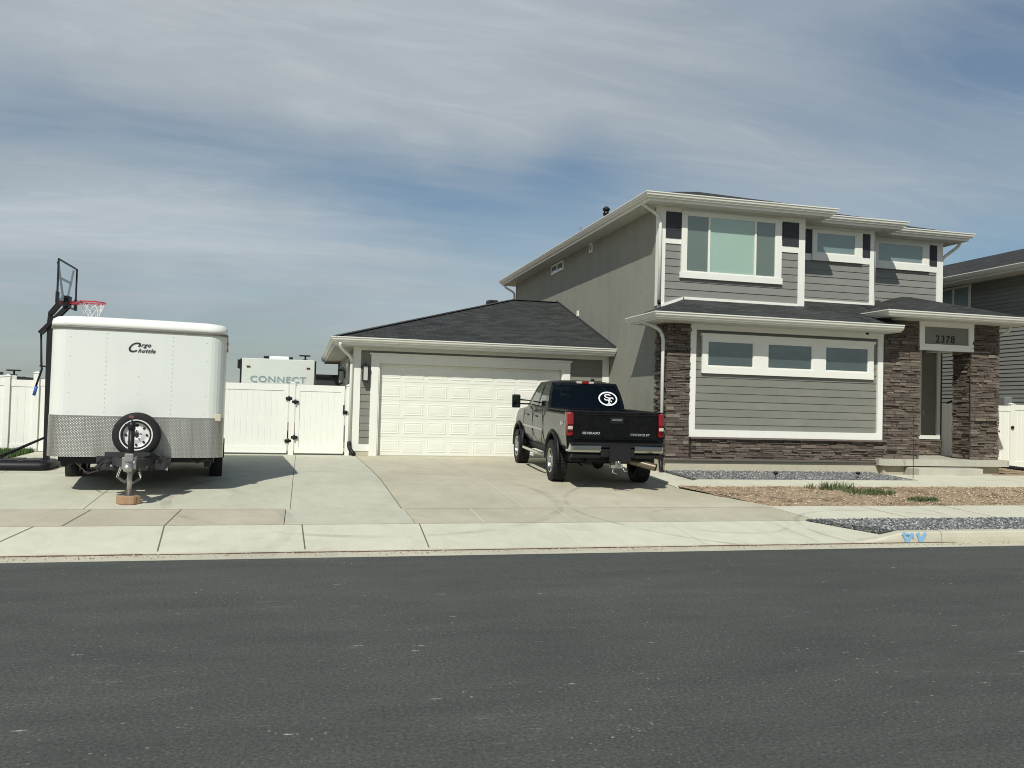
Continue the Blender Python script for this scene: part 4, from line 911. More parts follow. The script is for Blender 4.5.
# narrow infill, then long panel to gate
p = MB(); vpanel(p, -6.65, -6.17, 22.0, .52, 2.20); p.build('panel', VINYL, fence)
for a, c in ((-6.03, -4.4), (-4.27, -3.2)): p = MB(); vpanel(p, a, c, 22.0, .52, 2.23); p.build('panel', VINYL, fence)
for x in (-4.335, -3.135): p = MB(); vpost(p, x, 22.0, .45, 2.29); p.build('post', VINYL, fence)
def gate(x0, x1, label, hinge_x, latch=None):
    t = thing('vinyl_gate', label, 'gate', ((x0+x1)/2, 22.0, .5))
    b = MB(); z0, z1 = .55, 2.29; b.box(x0, x0+.10, 21.972, 22.028, z0, z1); b.box(x1-.10, x1, 21.972, 22.028, z0, z1); vpanel(b, x0+.10, x1-.10, 22.0, z0, z1); b.build('leaf', VINYL, t)
    for z in ((.86, 1.93) if x0 < -1 else (.95, 1.85)):
        h = MB(); h.box(hinge_x-.08, hinge_x+.08, 21.93, 21.97, z-.035, z+.035); h.lathe([(.028, -.06), (.028, .06)], (hinge_x, 21.93, z), (0, 0, 1), 10); h.box(hinge_x-.03, hinge_x+.05, 21.925, 21.94, z-.02, z+.02); h.build('hinge', BLKMETAL, t)
    if latch:
        h = MB(); h.box(latch-.05, latch+.05, 21.92, 21.97, 1.56, 1.66); h.tube([(latch-.06, 21.9, 1.62), (latch+.08, 21.9, 1.62)], .016, 8); h.box(latch-.05, latch-.01, 21.95, 21.97, 1.64, 1.80); h.build('latch', BLKMETAL, t)
    return t
gate(-3.02, -.335, 'wide white vinyl gate leaf showing beside the trailer, hinged on the middle post', -.31)
gate(-.148, 1.07, 'narrower white vinyl gate leaf next to the garage corner, with a black latch', -.155, 1.09)
t = thing('gate_post', 'white vinyl post standing between the two gate leaves', 'gate post', (-.23, 22.0, .5)); p = MB(); vpost(p, -.232, 22.0, .45, 2.31, .135); p.build('post', VINYL, t)
t = thing('gate_post', 'slim white vinyl latch post against the garage corner', 'gate post', (1.17, 22.0, .5)); p = MB(); vpost(p, 1.165, 22.0, .45, 2.29, .11); p.build('post', VINYL, t)
f2 = thing('vinyl_fence', 'white vinyl fence closing the gap to the neighbouring house', 'fence', (19, 20.25, .5))
for x in (17.62, 20.19): p = MB(); vpost(p, x, 20.25, .42, 2.33); p.build('post', VINYL, f2)
p = MB(); vpanel(p, 17.69, 20.12, 20.25, .5, 2.29); p.build('panel', VINYL, f2)
p = MB(); vpanel(p, 20.26, 20.68, 20.25, .5, 2.33); p.build('panel', VINYL, f2)
p = MB(); p.lathe([(.05, 0), (.05, .03), (.03, .05)], (20.16, 20.18, 1.66), (0, -1, 0), 12); p.build('latch', BLKMETAL, f2)

# ------------------------------------------------------------------ things behind the fence
def travel_trailer(name, x0, x1, y0, L, z0, ztop, label, text=True):
    t = thing(name, label, 'travel trailer', ((x0+x1)/2, y0, z0)); b = MB(); rr_ = .06
    def ring(y, s=0): 
        pts = []
        for cx, cz, a0 in ((x1-rr_, ztop-rr_, 0), (x0+rr_, ztop-rr_, 90)):
            for k in range(4): a = R(a0+k*30); pts.append((cx+(rr_-s)*math.cos(a), y, cz+(rr_-s)*math.sin(a)))
        return [(x1-s, y, z0+.6)]+pts+[(x0+s, y, z0+.6)]
    b.loft([ring(y0+.0, .02), ring(y0+.02), ring(y0+L)]); b.build('body', RVW, t)
    b = MB(); b.box(x0-.05, x0+.0, y0-.01, y0+L, z0+.9, ztop-.03); b.box(x0-.16, x0-.05, y0+.3, y0+L*.7, ztop-.35, ztop-.05); b.box(x1, x1+.05, y0-.01, y0+L, z0+.9, ztop-.03); b.build('edge_trim', BLKMETAL, t)
    xc = (x0+x1)/2
    b = MB(); b.box(xc-.35, xc+.35, y0+.5, y0+1.1, ztop-.01, ztop+.13, .05); b.build('roof_unit', TRCAP, t)
    b = MB(); b.box(xc-.55, xc-.30, y0+.6, y0+1.0, ztop+.05, ztop+.13, .02); b.box(xc+.30, xc+.48, y0+.6, y0+1.0, ztop+.03, ztop+.12, .02); b.build('roof_vent', BLKMETAL, t)
    b = MB(); b.tube([(xc+.92, y0+.6, ztop-.02), (xc+.92, y0+.6, ztop+.16)], .03, 8); b.box(xc+.70, xc+1.10, y0+.5, y0+.75, ztop+.16, ztop+.21, .02); b.box(xc+.84, xc+1.0, y0+.52, y0+.7, ztop, ztop+.05); b.build('antenna', BLKMETAL, t)
    for sx in (-1, 1): b = MB(); b.box(xc+sx*1.03-.06, xc+sx*1.03+.06, y0-.03, y0, ztop-.32, ztop-.27); b.build('marker_light', painted('dull_red', (.10, .02, .02), .4), t)
    for sx in (-1, 1):
        for yy in (L*.45, L*.6):
            w = MB(); X = x0+.1 if sx < 0 else x1-.1; w.lathe([(.2, -.11), (.33, -.10), (.35, 0), (.33, .10), (.2, .11)], (X, y0+yy, z0+.35), (1, 0, 0), 20); w.build('wheel', RUBBER, t)
    if text:
        text_mesh('lettering', 'CONNECT', .31, TEXTBL, t, (.0, -.01, ztop-z0-.74), FRONT, .004, sx=1.2, spacing=1.1)
        text_mesh('lettering_outline', 'CONNECT', .31, DECALG, t, (.03, -.006, ztop-z0-.765), FRONT, .003, sx=1.2, spacing=1.1)
        b = MB(); b.box(xc-.3, xc+.32, y0-.012, y0-.0, ztop-1.02, ztop-.96); b.build('stripe', TEXTBL, t)
    return t
travel_trailer('travel_trailer', -2.1, .42, 31, 8, .52, 3.36, 'pale travel trailer with large blue grey lettering showing above the gates')
travel_trailer('travel_trailer', -11.6, -9.2, 31, 6, .52, 2.48, 'low pale trailer roof with dark vents at the far left behind the fence', False)
t = thing('shed', 'dark flat topped shed between the travel trailer and the garage', 'shed', (1, 30, .5)); b = MB(); b.box(.46, 2.2, 30, 33, .5, 2.75); b.build('wall', DARKSQ, t); b = MB(); b.box(.42, 2.3, 29.9, 33.1, 2.75, 2.83); b.build('roof', BLKMETAL, t)

# ------------------------------------------------------------------ CARGO TRAILER
TX, TY = -2.615, 14.86
tr = thing('cargo_trailer', 'white enclosed cargo trailer with diamond plate front and spare wheel', 'trailer', (TX, TY, gz(15.2)-.015), (0, R(.2), R(4.7)))
HW = 1.345
def plan(s, front=0., n=6, L=4.6):
    """rounded front rectangle, inset s"""
    r = .30; pts = []
    hw = HW-s
    for k in range(n+1): a = R(180+90*k/n); pts.append((-hw+r+(r)*math.cos(a), front+s+r+r*math.sin(a)))
    for k in range(1, 6): u = -hw+r+(2*hw-2*r)*k/6; pts.append((u, front+s-.05*math.sin(math.pi*k/6)))
    for k in range(n+1): a = R(270+90*k/n); pts.append((hw-r+r*math.cos(a), front+s+r+r*math.sin(a)))
    pts += [(hw, L-s), (-hw, L-s)]
    return pts
def prism(zs, n=6):
    b = MB(); b.loft([[(x, y, z) for x, y in plan(s, n=n)] for s, z in zs], True, False); return b
def loc(b, name, m, parent, **k): return b.build(name, m, parent, local=True, **k)
loc(prism([(0, .62), (0, 2.665)], 8), 'body', TRW, tr)
loc(prism([(-.018, 2.665), (-.022, 2.69), (-.018, 2.70)], 8), 'roof_trim', painted('trim_dark_alu', (.16, .15, .13), .5), tr)
b = MB(); b.loft([[(x, y, z) for x, y in plan(s, n=8)] for s, z in ((-.012, 2.70), (-.014, 2.76), (.0, 2.82), (.05, 2.86), (.15, 2.88), (.6, 2.89))], True, True); loc(b, 'roof_cap', TRCAP, tr)
b = MB(); ring0 = plan(-.006, n=8)[:-2]; ring1 = [p for p in ring0]
ip = plan(.0, n=8)[:-2]
b.loft([[(x, y, .60) for x, y in ring0+ip[::-1]], [(x, y, 1.255) for x, y in ring0+ip[::-1]]]); loc(b, 'stone_guard', DIAMOND, tr)
b = MB(); b.loft([[(x, y, z) for x, y in plan(-.009, n=8)[:-2]+plan(0, n=8)[:-2][::-1]] for z in (1.25, 1.268)]); loc(b, 'guard_trim', STEEL, tr)
RIV = mat('rivet_grey', (.58, .60, .58), .5)
b = MB()
for xr in (-1.03, -.50, -.01, .5, 1.03):
    yb = -.05*math.sin(math.pi*max(0, min(1, (xr+1.045)/2.09)))
    z = 1.33
    dz = .075 if abs(xr) in (.5,) else .30
    while z < 2.63: b.lathe([(.009, 0), (.007, .004), (.002, .006)], (xr, yb, z), (0, -1, 0), 6, smooth=False); z += dz
loc(b, 'rivets', RIV, tr)
# lettering
o = text_mesh('lettering', 'C', .225, TEXTBLK, tr, (-.13, -.056, 2.395), FRONT, .002, shear=.5, bold=.001)
o = text_mesh('lettering', 'argo', .095, TEXTBLK, tr, (.06, -.056, 2.445), FRONT, .002, shear=.45, bold=.001, spacing=1.15)
o = text_mesh('lettering', 'huttle', .095, TEXTBLK, tr, (.095, -.056, 2.35), FRONT, .002, shear=.45, bold=.001, spacing=1.15)
# lights on right side, small box
for yy, zz in ((.35, 2.55), (.55, 2.45)): b = MB(); b.box(HW-.01, HW+.03, yy-.05, yy+.05, zz-.03, zz+.03); loc(b, 'marker_light', AMBER, tr)
b = MB(); b.box(HW-.14, HW-.05, .0, .06, 1.22, 1.34, .01); loc(b, 'junction_box', painted('aged_plastic', (.55, .5, .38), .6), tr)
# chassis
b = MB(); b.box(-1.2, 1.2, .35, 4.5, .50, .62); b.box(-1.15, -.35, .25, .35, .47, .61); b.box(.3, 1.2, .25, .35, .5, .62); b.box(-1.15, -1.05, .3, 4.5, .42, .5); b.box(1.05, 1.15, .3, 4.5, .42, .5); loc(b, 'chassis', BLKMETAL, tr)
b = MB()
for sx in (-1, 1): b.bar((sx*.56, .4, .56), (sx*.06, -.95, .56), .07, .13)
b.box(-.55, .55, -.28, -.18, .50, .63); b.box(-.42, .42, -.36, -.28, .62, .70)
loc(b, 'tongue', painted('worn_black', (.04, .04, .04), .5, .3, 12), tr)
def crumple():
    b = MB(); rr_ = random.Random(2); nx, nz = 22, 5; g = [[(-.52+1.04*i/nx, -.38-rr_.uniform(0, .04), .42+.21*j/nz+rr_.uniform(-.01, .01)) for i in range(nx+1)] for j in range(nz+1)]
    for j in range(nz):
        for i in range(nx): b.face([g[j][i], g[j][i+1], g[j+1][i+1], g[j+1][i]])
    b.box(-.52, .52, -.375, -.36, .43, .62); return b
loc(crumple(), 'tongue_box', painted('black_tarp', (.03, .03, .032), .25, .4, 12), tr)
# coupler, chains
b = MB(); b.lathe([(.05, 0), (.06, .1), (.045, .25), (.05, .3)], (0, -1.12, .52), (0, 1, 0), 12); b.lathe([(.0, .0), (.065, .02), (.07, .08), (.05, .12), (.0, .14)], (0, -1.12, .44), (0, 0, 1), 14); b.box(-.10, .10, -1.0, -.85, .48, .66, .01); b.box(-.06, .06, -1.05, -.95, .60, .72, .01); b.tube([(.08, -1.1, .58), (.09, -.9, .66)], .014, 8); loc(b, 'coupler', STEEL, tr)
def chain(pts):
    b = MB(); P_ = []
    for i in range(len(pts)-1):
        for k in range(7): P_.append(Vector(pts[i]).lerp(Vector(pts[i+1]), k/7))
    for k, p in enumerate(P_[:-1]):
        q = P_[k+1]; d = (q-p); side = Vector((1, 0, 0)) if k % 2 else Vector((0, 0, 1)); side = (side-side.dot(d.normalized())*d.normalized()).normalized()*.012
        b.tube([p+side, q+side], .004, 5); b.tube([p-side, q-side], .004, 5)
    return b
loc(chain([(-.12, -.9, .5), (-.16, -.95, .36), (-.04, -1.02, .28), (.05, -1.02, .40), (.10, -.95, .50)]), 'safety_chain', STEEL, tr)
loc(chain([(.14, -.9, .5), (.17, -.98, .34), (.06, -1.05, .27), (-.02, -1.05, .38)]), 'safety_chain', STEEL, tr)
b = MB(); b.tube([(-.9, .1, .50), (-.7, -.02, .33), (-.45, -.1, .42), (-.35, -.3, .52)], .01, 6); b.tube([(.8, .2, .58), (.95, .15, .50), (1.1, .2, .56), (1.2, .3, .5)], .012, 6); loc(b, 'wiring', painted('cable_red', (.06, .035, .03), .6), tr)
# jack
b = MB(); b.tube([(0, -.80, .50), (0, -.80, 1.10)], .045, 14); b.tube([(0, -.80, 1.08), (0, -.80, 1.20)], .055, 14); b.box(-.10, .10, -.83, -.77, 1.13, 1.17, .01); loc(b, 'jack_post', BLKMETAL, tr)
b = MB(); b.tube([(0, -.8, .055), (0, -.8, .55)], .036, 14); b.box(-.07, .07, -.87, -.73, .045, .06); b.tube([(0, -.80, 1.2), (0, -.86, 1.28), (.02, -.97, 1.28)], .012, 8); loc(b, 'jack_leg', STEEL, tr)
b = MB(); b.box(-.03, .04, -.98, -.94, 1.26, 1.30, .01); loc(b, 'jack_handle', painted('handle_brown', (.2, .06, .05), .6), tr)
# spare
sw = MB(); sw.lathe([(.20, -.10), (.26, -.12), (.335, -.115), (.36, -.07), (.365, 0), (.36, .07), (.335, .11), (.26, .115), (.2, .10)], (.02, -.20, .975), (0, 1, 0), 48, closed=True); spare = loc(sw, 'spare_wheel', RUBBER, tr)
b = MB(); b.lathe([(.262, -.095), (.25, -.118), (.235, -.118), (.225, -.10), (.215, -.09), (.20, -.05), (.12, -.055), (.09, -.075), (.05, -.075), (.048, -.04), (.001, -.04)], (.02, -.20, .975), (0, 1, 0), 40, cap=False); loc(b, 'rim', RIMW, spare)
b = MB()
for k in range(8):
    a = 2*math.pi*k/8; b.lathe([(.019, -.066), (.019, -.05)], (.02+.155*math.cos(a), -.20, .975+.155*math.sin(a)), (0, 1, 0), 10)
for k in range(5):
    a = 2*math.pi*k/5+.3; b.lathe([(.011, -.088), (.011, -.05)], (.02+.07*math.cos(a), -.20, .975+.07*math.sin(a)), (0, 1, 0), 8)
b.lathe([(.03, -.09), (.03, -.03)], (.02, -.2, .975), (0, 1, 0), 12); loc(b, 'wheel_hole', TEXTBLK, spare)
b = MB(); b.box(-.04, .08, -.12, -.0, .6, .98); loc(b, 'spare_bracket', BLKMETAL, tr)
for sx in (-1, 1):
    for yy in (2.2, 3.05):
        w = MB(); w.lathe([(.19, -.10), (.27, -.115), (.33, -.105), (.345, 0), (.33, .105), (.27, .115), (.19, .10)], (sx*1.23, yy, .345), (1, 0, 0), 32, closed=True); w_ = loc(w, 'wheel', RUBBER, tr)
        w = MB(); w.lathe([(.20, -.09), (.19, 0), (.19, .09)], (sx*1.23, yy, .345), (sx, 0, 0), 24); loc(w, 'rim', RIMW, w_)
    b = MB(); b.box(sx*1.30, sx*1.37, 1.7, 3.6, .70, .78, .01); b.box(sx*1.30, sx*1.37, 1.65, 1.73, .5, .76, .01); loc(b, 'fender', BLKMETAL, tr)
# block under the jack
_a = R(4.7); _jx = TX+.8*math.sin(_a); _jy = TY-.8*math.cos(_a)
jz = gz(_jy); t = thing('paver_block', 'worn tan scalloped paver block under the trailer jack', 'block', (_jx, _jy, jz)); b = MB()
pr = []
for k in range(24):
    a = 2*math.pi*k/24; r = .155+.012*math.cos(6*a); pr.append((_jx+r*1.08*math.cos(a), _jy+r*.75*math.sin(a)))
b.loft([[(_jx+(x-_jx)*.97, _jy+(y-_jy)*.97, jz+.0) for x, y in pr], [(x, y, jz+.015) for x, y in pr], [(x, y, jz+.11) for x, y in pr], [(_jx+(x-_jx)*.93, _jy+(y-_jy)*.93, jz+.128) for x, y in pr]]); b.build('block', BRICKB, t)
tr_gz = tr.location.z
b = None

# ------------------------------------------------------------------ BASKETBALL HOOP
bz = gz(18.0)
bh = thing('basketball_hoop', 'portable black basketball hoop with clear backboard left of the trailer', 'basketball hoop', (-5.3, 18.0, bz))
def W(b, name, m, parent=None): return b.build(name, m, parent or bh)
b = MB(); 
def rr_ring(x0, x1, y0, y1, z, r): 
    pts = []
    for cx, cy, a0 in ((x1-r, y1-r, 0), (x0+r, y1-r, 90), (x0+r, y0+r, 180), (x1-r, y0+r, 270)):
        for k in range(5): a = R(a0+k*22.5); pts.append((cx+r*math.cos(a), cy+r*math.sin(a), z))
    return pts
b.loft([rr_ring(-6.02, -4.62, 17.55, 18.45, bz, .16), rr_ring(-6.04, -4.60, 17.52, 18.48, bz+.05, .17), rr_ring(-6.02, -4.62, 17.55, 18.45, bz+.13, .15), rr_ring(-5.95, -4.68, 17.62, 18.38, bz+.17, .12)], True, True)
for k in range(3): b.box(-5.85+.38*k, -5.58+.38*k, 17.68, 18.32, bz+.165, bz+.185, .01)
W(b, 'base', BLACKP)
b = MB(); b.bar((-4.77, 18, bz+.05), (-4.80, 18, 3.30), .10, .10); W(b, 'pole', BLKMETAL)
b = MB(); b.tube([(-4.77, 17.97, 1.05), (-5.7, 17.75, bz+.16)], .018, 8); b.tube([(-4.77, 18.03, 1.05), (-5.7, 18.25, bz+.16)], .018, 8); W(b, 'brace', BLKMETAL)
b = MB()
for yy in (17.93, 18.07):
    b.bar((-4.80, yy, 3.44), (-4.55, yy, 3.80), .035, .07); b.bar((-4.97, yy, 3.05), (-4.50, yy, 3.60), .035, .07)
b.bar((-4.82, 18, 3.2), (-4.80, 18, 3.48), .08, .06); W(b, 'arm', BLKMETAL)
b = MB(); b.tube([(-4.96, 18, 3.08), (-4.93, 18, 2.45), (-4.92, 18, 2.35), (-5.02, 18, 1.98)], .02, 8); b.tube([(-4.8, 18, 2.4), (-4.96, 18, 2.42)], .015, 8); W(b, 'height_crank', BLKMETAL)
b = MB(); b.tube([(-5.0, 18, 2.02), (-5.04, 18, 1.84)], .03, 8); W(b, 'crank_grip', BLUEG)
b = MB(); b.face([(-4.514, 17.30, 3.60), (-4.514, 18.6, 3.60), (-4.514, 18.6, 4.41), (-4.514, 17.30, 4.41)]); bb = W(b, 'backboard', ACRYL)
b = MB(); e = .03
b.box(-4.53, -4.50, 17.27, 17.30, 3.58, 4.43); b.box(-4.53, -4.50, 18.59, 18.62, 3.58, 4.43); b.box(-4.53, -4.50, 17.30, 18.59, 4.405, 4.43); b.box(-4.53, -4.50, 17.30, 18.59, 3.58, 3.605)
b.bar((-4.555, 17.40, 4.38), (-4.555, 17.93, 3.62), .03, .04); b.bar((-4.555, 18.52, 4.38), (-4.555, 18.05, 3.62), .03, .04); b.bar((-4.555, 17.60, 4.10), (-4.555, 18.34, 4.10), .03, .04)
b.build('frame', BLKMETAL, bb)
for y0_, y1_, x0_, x1_ in ((17.26, 17.34, -4.54, -4.49), (18.56, 18.64, -4.54, -4.49), (17.88, 18.12, -4.57, -4.47)):
    b = MB(); b.box(x0_, x1_, y0_, y1_, 3.58, 3.80); b.build('padding', BLACKP, bb)
rc = Vector((-4.07, 18.0, 3.70)); b = MB(); n = 40
pts = [rc+Vector((.235*math.cos(2*math.pi*k/n), .235*math.sin(2*math.pi*k/n), 0)) for k in range(n+1)]; b.tube(pts, .013, 8); b.tube([p+Vector((0, 0, -.03)) for p in pts], .005, 6)
b.box(-4.49, -4.33, 17.93, 18.07, 3.66, 3.70); b.tube([(-4.48, 17.93, 3.64), (-4.25, 17.82, 3.69)], .01, 6); b.tube([(-4.48, 18.07, 3.64), (-4.25, 18.18, 3.69)], .01, 6); W(b, 'rim', RIMRED)
b = MB()
def netp(k, lv): 
    r = (.23, .19, .155, .13, .12)[lv]; a = 2*math.pi*(k+lv*.5)/12; return rc+Vector((r*math.cos(a), r*math.sin(a), -.02-.085*lv))
for lv in range(4):
    for k in range(12): b.tube([netp(k, lv), netp(k, lv+1)], .006, 5); b.tube([netp(k+1, lv), netp(k, lv+1)], .006, 5)
W(b, 'net', NETW)

# ------------------------------------------------------------------ PICKUP
th = R(4.3); rear = Vector((5.99, 16.42)); gzr = gz(16.42)
pitch = math.atan2(gz(20.3)-gz(16.42), 3.9)
tk = thing('pickup_truck', 'dusty black crew cab pickup truck parked facing the garage door', 'pickup truck', (rear.x, rear.y, gzr), (pitch, 0, -th)); tk.scale = (.98, 1, 1)
def T(b, name, m, parent=None, **k): return b.build(name, m, parent or tk, local=True, **k)
def ring(y, top=1.46, w=1., bot=.60, crown=.0, top_in=.0):
    h = [(.0, bot), (.84*w, bot), (.92*w, bot+.06), (.975*w, bot+.20), (1.0*w, (bot+top)/2), (.995*w, top-.22), (.965*w, top-.07), (.93*w-top_in, top-.012), (.88*w-top_in, top), (.45, top+crown*.8), (0., top+crown)]
    left = [(-x, z) for x, z in h[1:-1]][::-1]
    return [(x, y, z) for x, z in h+left]
def body_part(name, rings, cuts, m=PAINT):
    b = MB(); b.loft(rings, True, False); o = T(b, name, m)
    if cuts:
        c = MB()
        for q in cuts: q(c)
        me = bpy.data.meshes.new('cut'); me.from_pydata(c.v, [], c.f); bm = bmesh.new(); bm.from_mesh(me); bmesh.ops.recalc_face_normals(bm, faces=bm.faces); bm.to_mesh(me); bm.free()
        co = bpy.data.objects.new('cut', me); link(co)
        co.matrix_world = Matrix.Identity(4); save = (o.parent,); o.parent = None; o.matrix_world = Matrix.Identity(4)
        md = o.modifiers.new('b', 'BOOLEAN'); md.operation = 'DIFFERENCE'; md.object = co; md.solver = 'EXACT'
        bpy.context.view_layer.update(); dg = bpy.context.evaluated_depsgraph_get(); nm = bpy.data.meshes.new_from_object(o.evaluated_get(dg)); o.modifiers.clear(); nm.name = name
        o.data = nm; o.data.materials.clear(); o.data.materials.append(m); bpy.data.objects.remove(co); o.parent = tk
        for p in o.data.polygons: p.use_smooth = False
    return o
WR = .42
def arch(y):
    def f(c): c.lathe([(.52, -1.3), (.52, 1.3)], (0, y, .46), (1, 0, 0), 40, smooth=False)
    return f
bed = body_part('bed', [ring(-1.17), ring(-1.15), ring(.93)], [arch(0), lambda c: c.box(-.80, .80, -1.3, .87, .95, 1.8)])
body = body_part('body', [ring(.965), ring(3.10), ring(3.35, 1.43, crown=.03), ring(4.3, 1.36, .985, crown=.04), ring(4.62, 1.28, .95, .58, .04), ring(4.80, 1.12, .90, .62, .02), ring(4.84, 1.0, .84, .68)], [arch(3.9)])
b = MB(); b.box(-.85, .85, -1.0, 4.6, .48, .62); b.box(-.55, -.45, -1.15, 4.7, .45, .58); b.box(.45, .55, -1.15, 4.7, .45, .58); b.box(-.9, .9, -.55, .55, .62, .93); b.box(-.8, .8, 3.3, 4.5, .6, .95)
T(b, 'chassis', BLACKP)
# flares
for y0 in (0, 3.9):
    for sx in (-1, 1):
        b = MB(); n = 20; rings = []
        for k in range(n+1):
            a = R(-14+208*k/n); c, s_ = math.cos(a), math.sin(a); yy = y0+c*.53; zz = .46+s_*.53
            if zz < .42: zz = .42
            yo = y0+c*.62; zo = max(.42, .46+s_*.61)
            rings.append([(sx*.945, y0+c*.515, max(.42, .46+s_*.515)), (sx*1.035, yy, zz), (sx*1.045, y0+c*.56, max(.42, .46+s_*.555)), (sx*1.015, (yy+yo)/2+.0, (zz+zo)/2+.03), (sx*.985, yo, zo)])
        b.loft(rings, True, True); T(b, 'fender_flare', BLACKP)
# wheels
def tyre(x, y, sx):
    t_ = MB(); t_.lathe([(.235, -.13), (.30, -.145), (.375, -.145), (.405, -.125), (.413, -.06), (.415, 0), (.413, .06), (.405, .125), (.375, .145), (.30, .145), (.235, .13)], (x, y, WR), (1, 0, 0), 56, closed=True)
    for k in range(48):
        a = 2*math.pi*k/48
        for j, xo in enumerate((-.105, -.035, .035, .105)):
            aa = a+(.065 if j % 2 else 0); c, s_ = math.cos(aa), math.sin(aa); tt = Vector((0, -s_, c)); rr_ = Vector((0, c, s_)); o = Vector((x+xo, y, WR))
            P_ = []
            for rad in (.40, .427 if abs(xo) < .1 else .42):
                for (ux, ut) in ((-.027, -.018), (.027, -.018), (.027, .018), (-.027, .018)): P_.append(o+rr_*rad+tt*ut+Vector((ux, 0, 0)))
            t_.hexa(P_)
    w = T(t_, 'wheel', RUBBER)
    r_ = MB(); r_.lathe([(.245, .10), (.248, .14), (.235, .14), (.225, .12), (.215, .03), (.20, .0), (.12, .02), (.10, .08), (.085, .10), (.04, .10), (.001, .10)], (x, y, WR), (sx, 0, 0), 40, cap=False)
    for k in range(8):
        a = 2*math.pi*k/8; c, s_ = math.cos(a), math.sin(a); r_.bar(Vector((x+sx*.075, y+.09*c, WR+.09*s_)), Vector((x+sx*.105, y+.225*c, WR+.225*s_)), .045, .03)
    T(r_, 'rim', CHROME, w)
for y0 in (0, 3.9):
    for sx in (-1, 1): tyre(sx*.90, y0, sx)
# tailgate
b = MB(); b.box(-.86, .86, -1.205, -1.15, .92, 1.465, .018); b.box(-.855, .855, -1.225, -1.16, 1.41, 1.475, .015); b.box(-.74, .74, -1.216, -1.2, .97, 1.02, .006); tg = T(b, 'tailgate', PAINT)
b = MB(); b.box(-.13, .15, -1.222, -1.203, 1.25, 1.36, .01); T(b, 'handle_recess', BLACKP, tg)
b = MB(); b.box(-.095, .115, -1.245, -1.222, 1.30, 1.345, .008); T(b, 'handle', CHROME, tg)
text_mesh('lettering', 'CHEVROLET', .066, BADGE, tg, (.50, -1.210, 1.035), FRONT, .002, sx=1.05, bold=.001, spacing=1.05)
text_mesh('lettering', 'SILVERADO', .060, BADGE, tg, (-.50, -1.210, 1.055), FRONT, .002, sx=1.15, bold=.002, spacing=1.0)
b = MB(); b.box(-.93, .93, -1.19, -1.16, 1.455, 1.485, .008); b.box(-.98, -.80, -1.19, .93, 1.455, 1.482, .01); b.box(.80, .98, -1.19, .93, 1.455, 1.482, .01); T(b, 'bed_cap', BLACKP)
# tail lights
for sx in (-1, 1):
    b = MB(); xs_ = (.80, .90, .985, 1.0); rg = []
    for z, y_ in ((1.0, 0), (1.02, -.012), (1.22, -.03), (1.42, -.012), (1.45, 0)):
        rg.append([(sx*.87, -1.17, z), (sx*.87, -1.205+y_, z), (sx*.92, -1.205+y_, z), (sx*.985, -1.185+y_, z), (sx*1.006, -1.12, z), (sx*1.006, -1.08, z), (sx*.97, -1.08, z)])
    b.loft(rg, True, False); tl = T(b, 'tail_light', RED)
    b = MB(); b.box(sx*.88, sx*.975, -1.238, -1.2, 1.12, 1.185, .01); T(b, 'reverse_lens', LENSW, tl)
    for z_ in (1.085, 1.21): b = MB(); b.box(sx*.872, sx*.985, -1.237, -1.19, z_, z_+.012); T(b, 'divider', BLACKP, tl)
# bumper
b = MB()
def bring(x, yo, z0=.69, z1=.85): return [(x, -1.20+yo, z0), (x, -1.35+yo, z0+.01), (x, -1.385+yo, z0+.05), (x, -1.385+yo, z1-.04), (x, -1.36+yo, z1), (x, -1.20+yo, z1)]
b.loft([bring(-.95, .20), bring(-.94, .05), bring(-.90, .01), bring(-.34, 0)], True, False); b.loft([bring(.34, 0), bring(.90, .01), bring(.94, .05), bring(.95, .20)], True, False)
bring2 = lambda x: [(x, -1.20, .61), (x, -1.37, .62), (x, -1.38, .75), (x, -1.36, .77), (x, -1.20, .77)]
bp = T(b, 'bumper', CHROME)
b = MB(); b.loft([bring2(-.335), bring2(.335)], True, False); T(b, 'bumper_step', BLKMETAL, bp)
b = MB(); b.box(-.95, .95, -1.385, -1.19, .845, .88, .006); b.box(-.34, .34, -1.384, -1.3, .80, .845); b.box(-.9, .95, -1.30, -1.2, .59, .665); T(b, 'step_pad', BLACKP, bp)
b = MB(); b.box(-.17, .26, -1.40, -1.375, .52, .85); T(b, 'licence_plate_cover', BLKMETAL, bp)
b = MB(); b.box(-.05, .05, -1.42, -1.1, .44, .54, .01); b.box(-.12, .12, -1.36, -1.2, .40, .47, .01); b.tube([(-.09, -1.40, .40), (-.11, -1.43, .33), (-.02, -1.43, .30)], .012, 6); b.tube([(.1, -1.4, .42), (.13, -1.43, .35), (.2, -1.4, .36)], .012, 6); hb = T(b, 'hitch', STEEL)
b = MB(); b.lathe([(.0, .0), (.035, .01), (.035, .04), (.0, .06)], (0, -1.46, .50), (0, 0, 1), 12); b.box(-.03, .03, -1.48, -1.38, .46, .50); T(b, 'hitch_ball', CHROME, hb)
b = MB(); b.tube([(.30, -.6, .50), (.42, -1.0, .51), (.80, -1.30, .43)], .06, 16, cap=False); b.tube([(.38, -1.06, .52), (.80, -1.34, .425)], .072, 20, cap=False); b.tube([(.38, -1.06, .52), (.80, -1.34, .425)], .066, 20, cap=False); T(b, 'exhaust', mat('tan_steel', (.17, .14, .10), .35, .6), tk)
b = MB(); b.tube([(-.95, -.05, WR), (.95, -.05, WR)], .05, 10); b.lathe([(.02, -.15), (.14, -.08), (.17, 0), (.14, .08), (.02, .15)], (0, 0, .42), (1, 0, 0), 16); b.tube([(-.6, .1, .5), (-.6, -1.0, .40)], .02, 8); b.tube([(-.95, 3.9, WR), (.95, 3.9, WR)], .05, 10); T(b, 'axle', BLACKP)
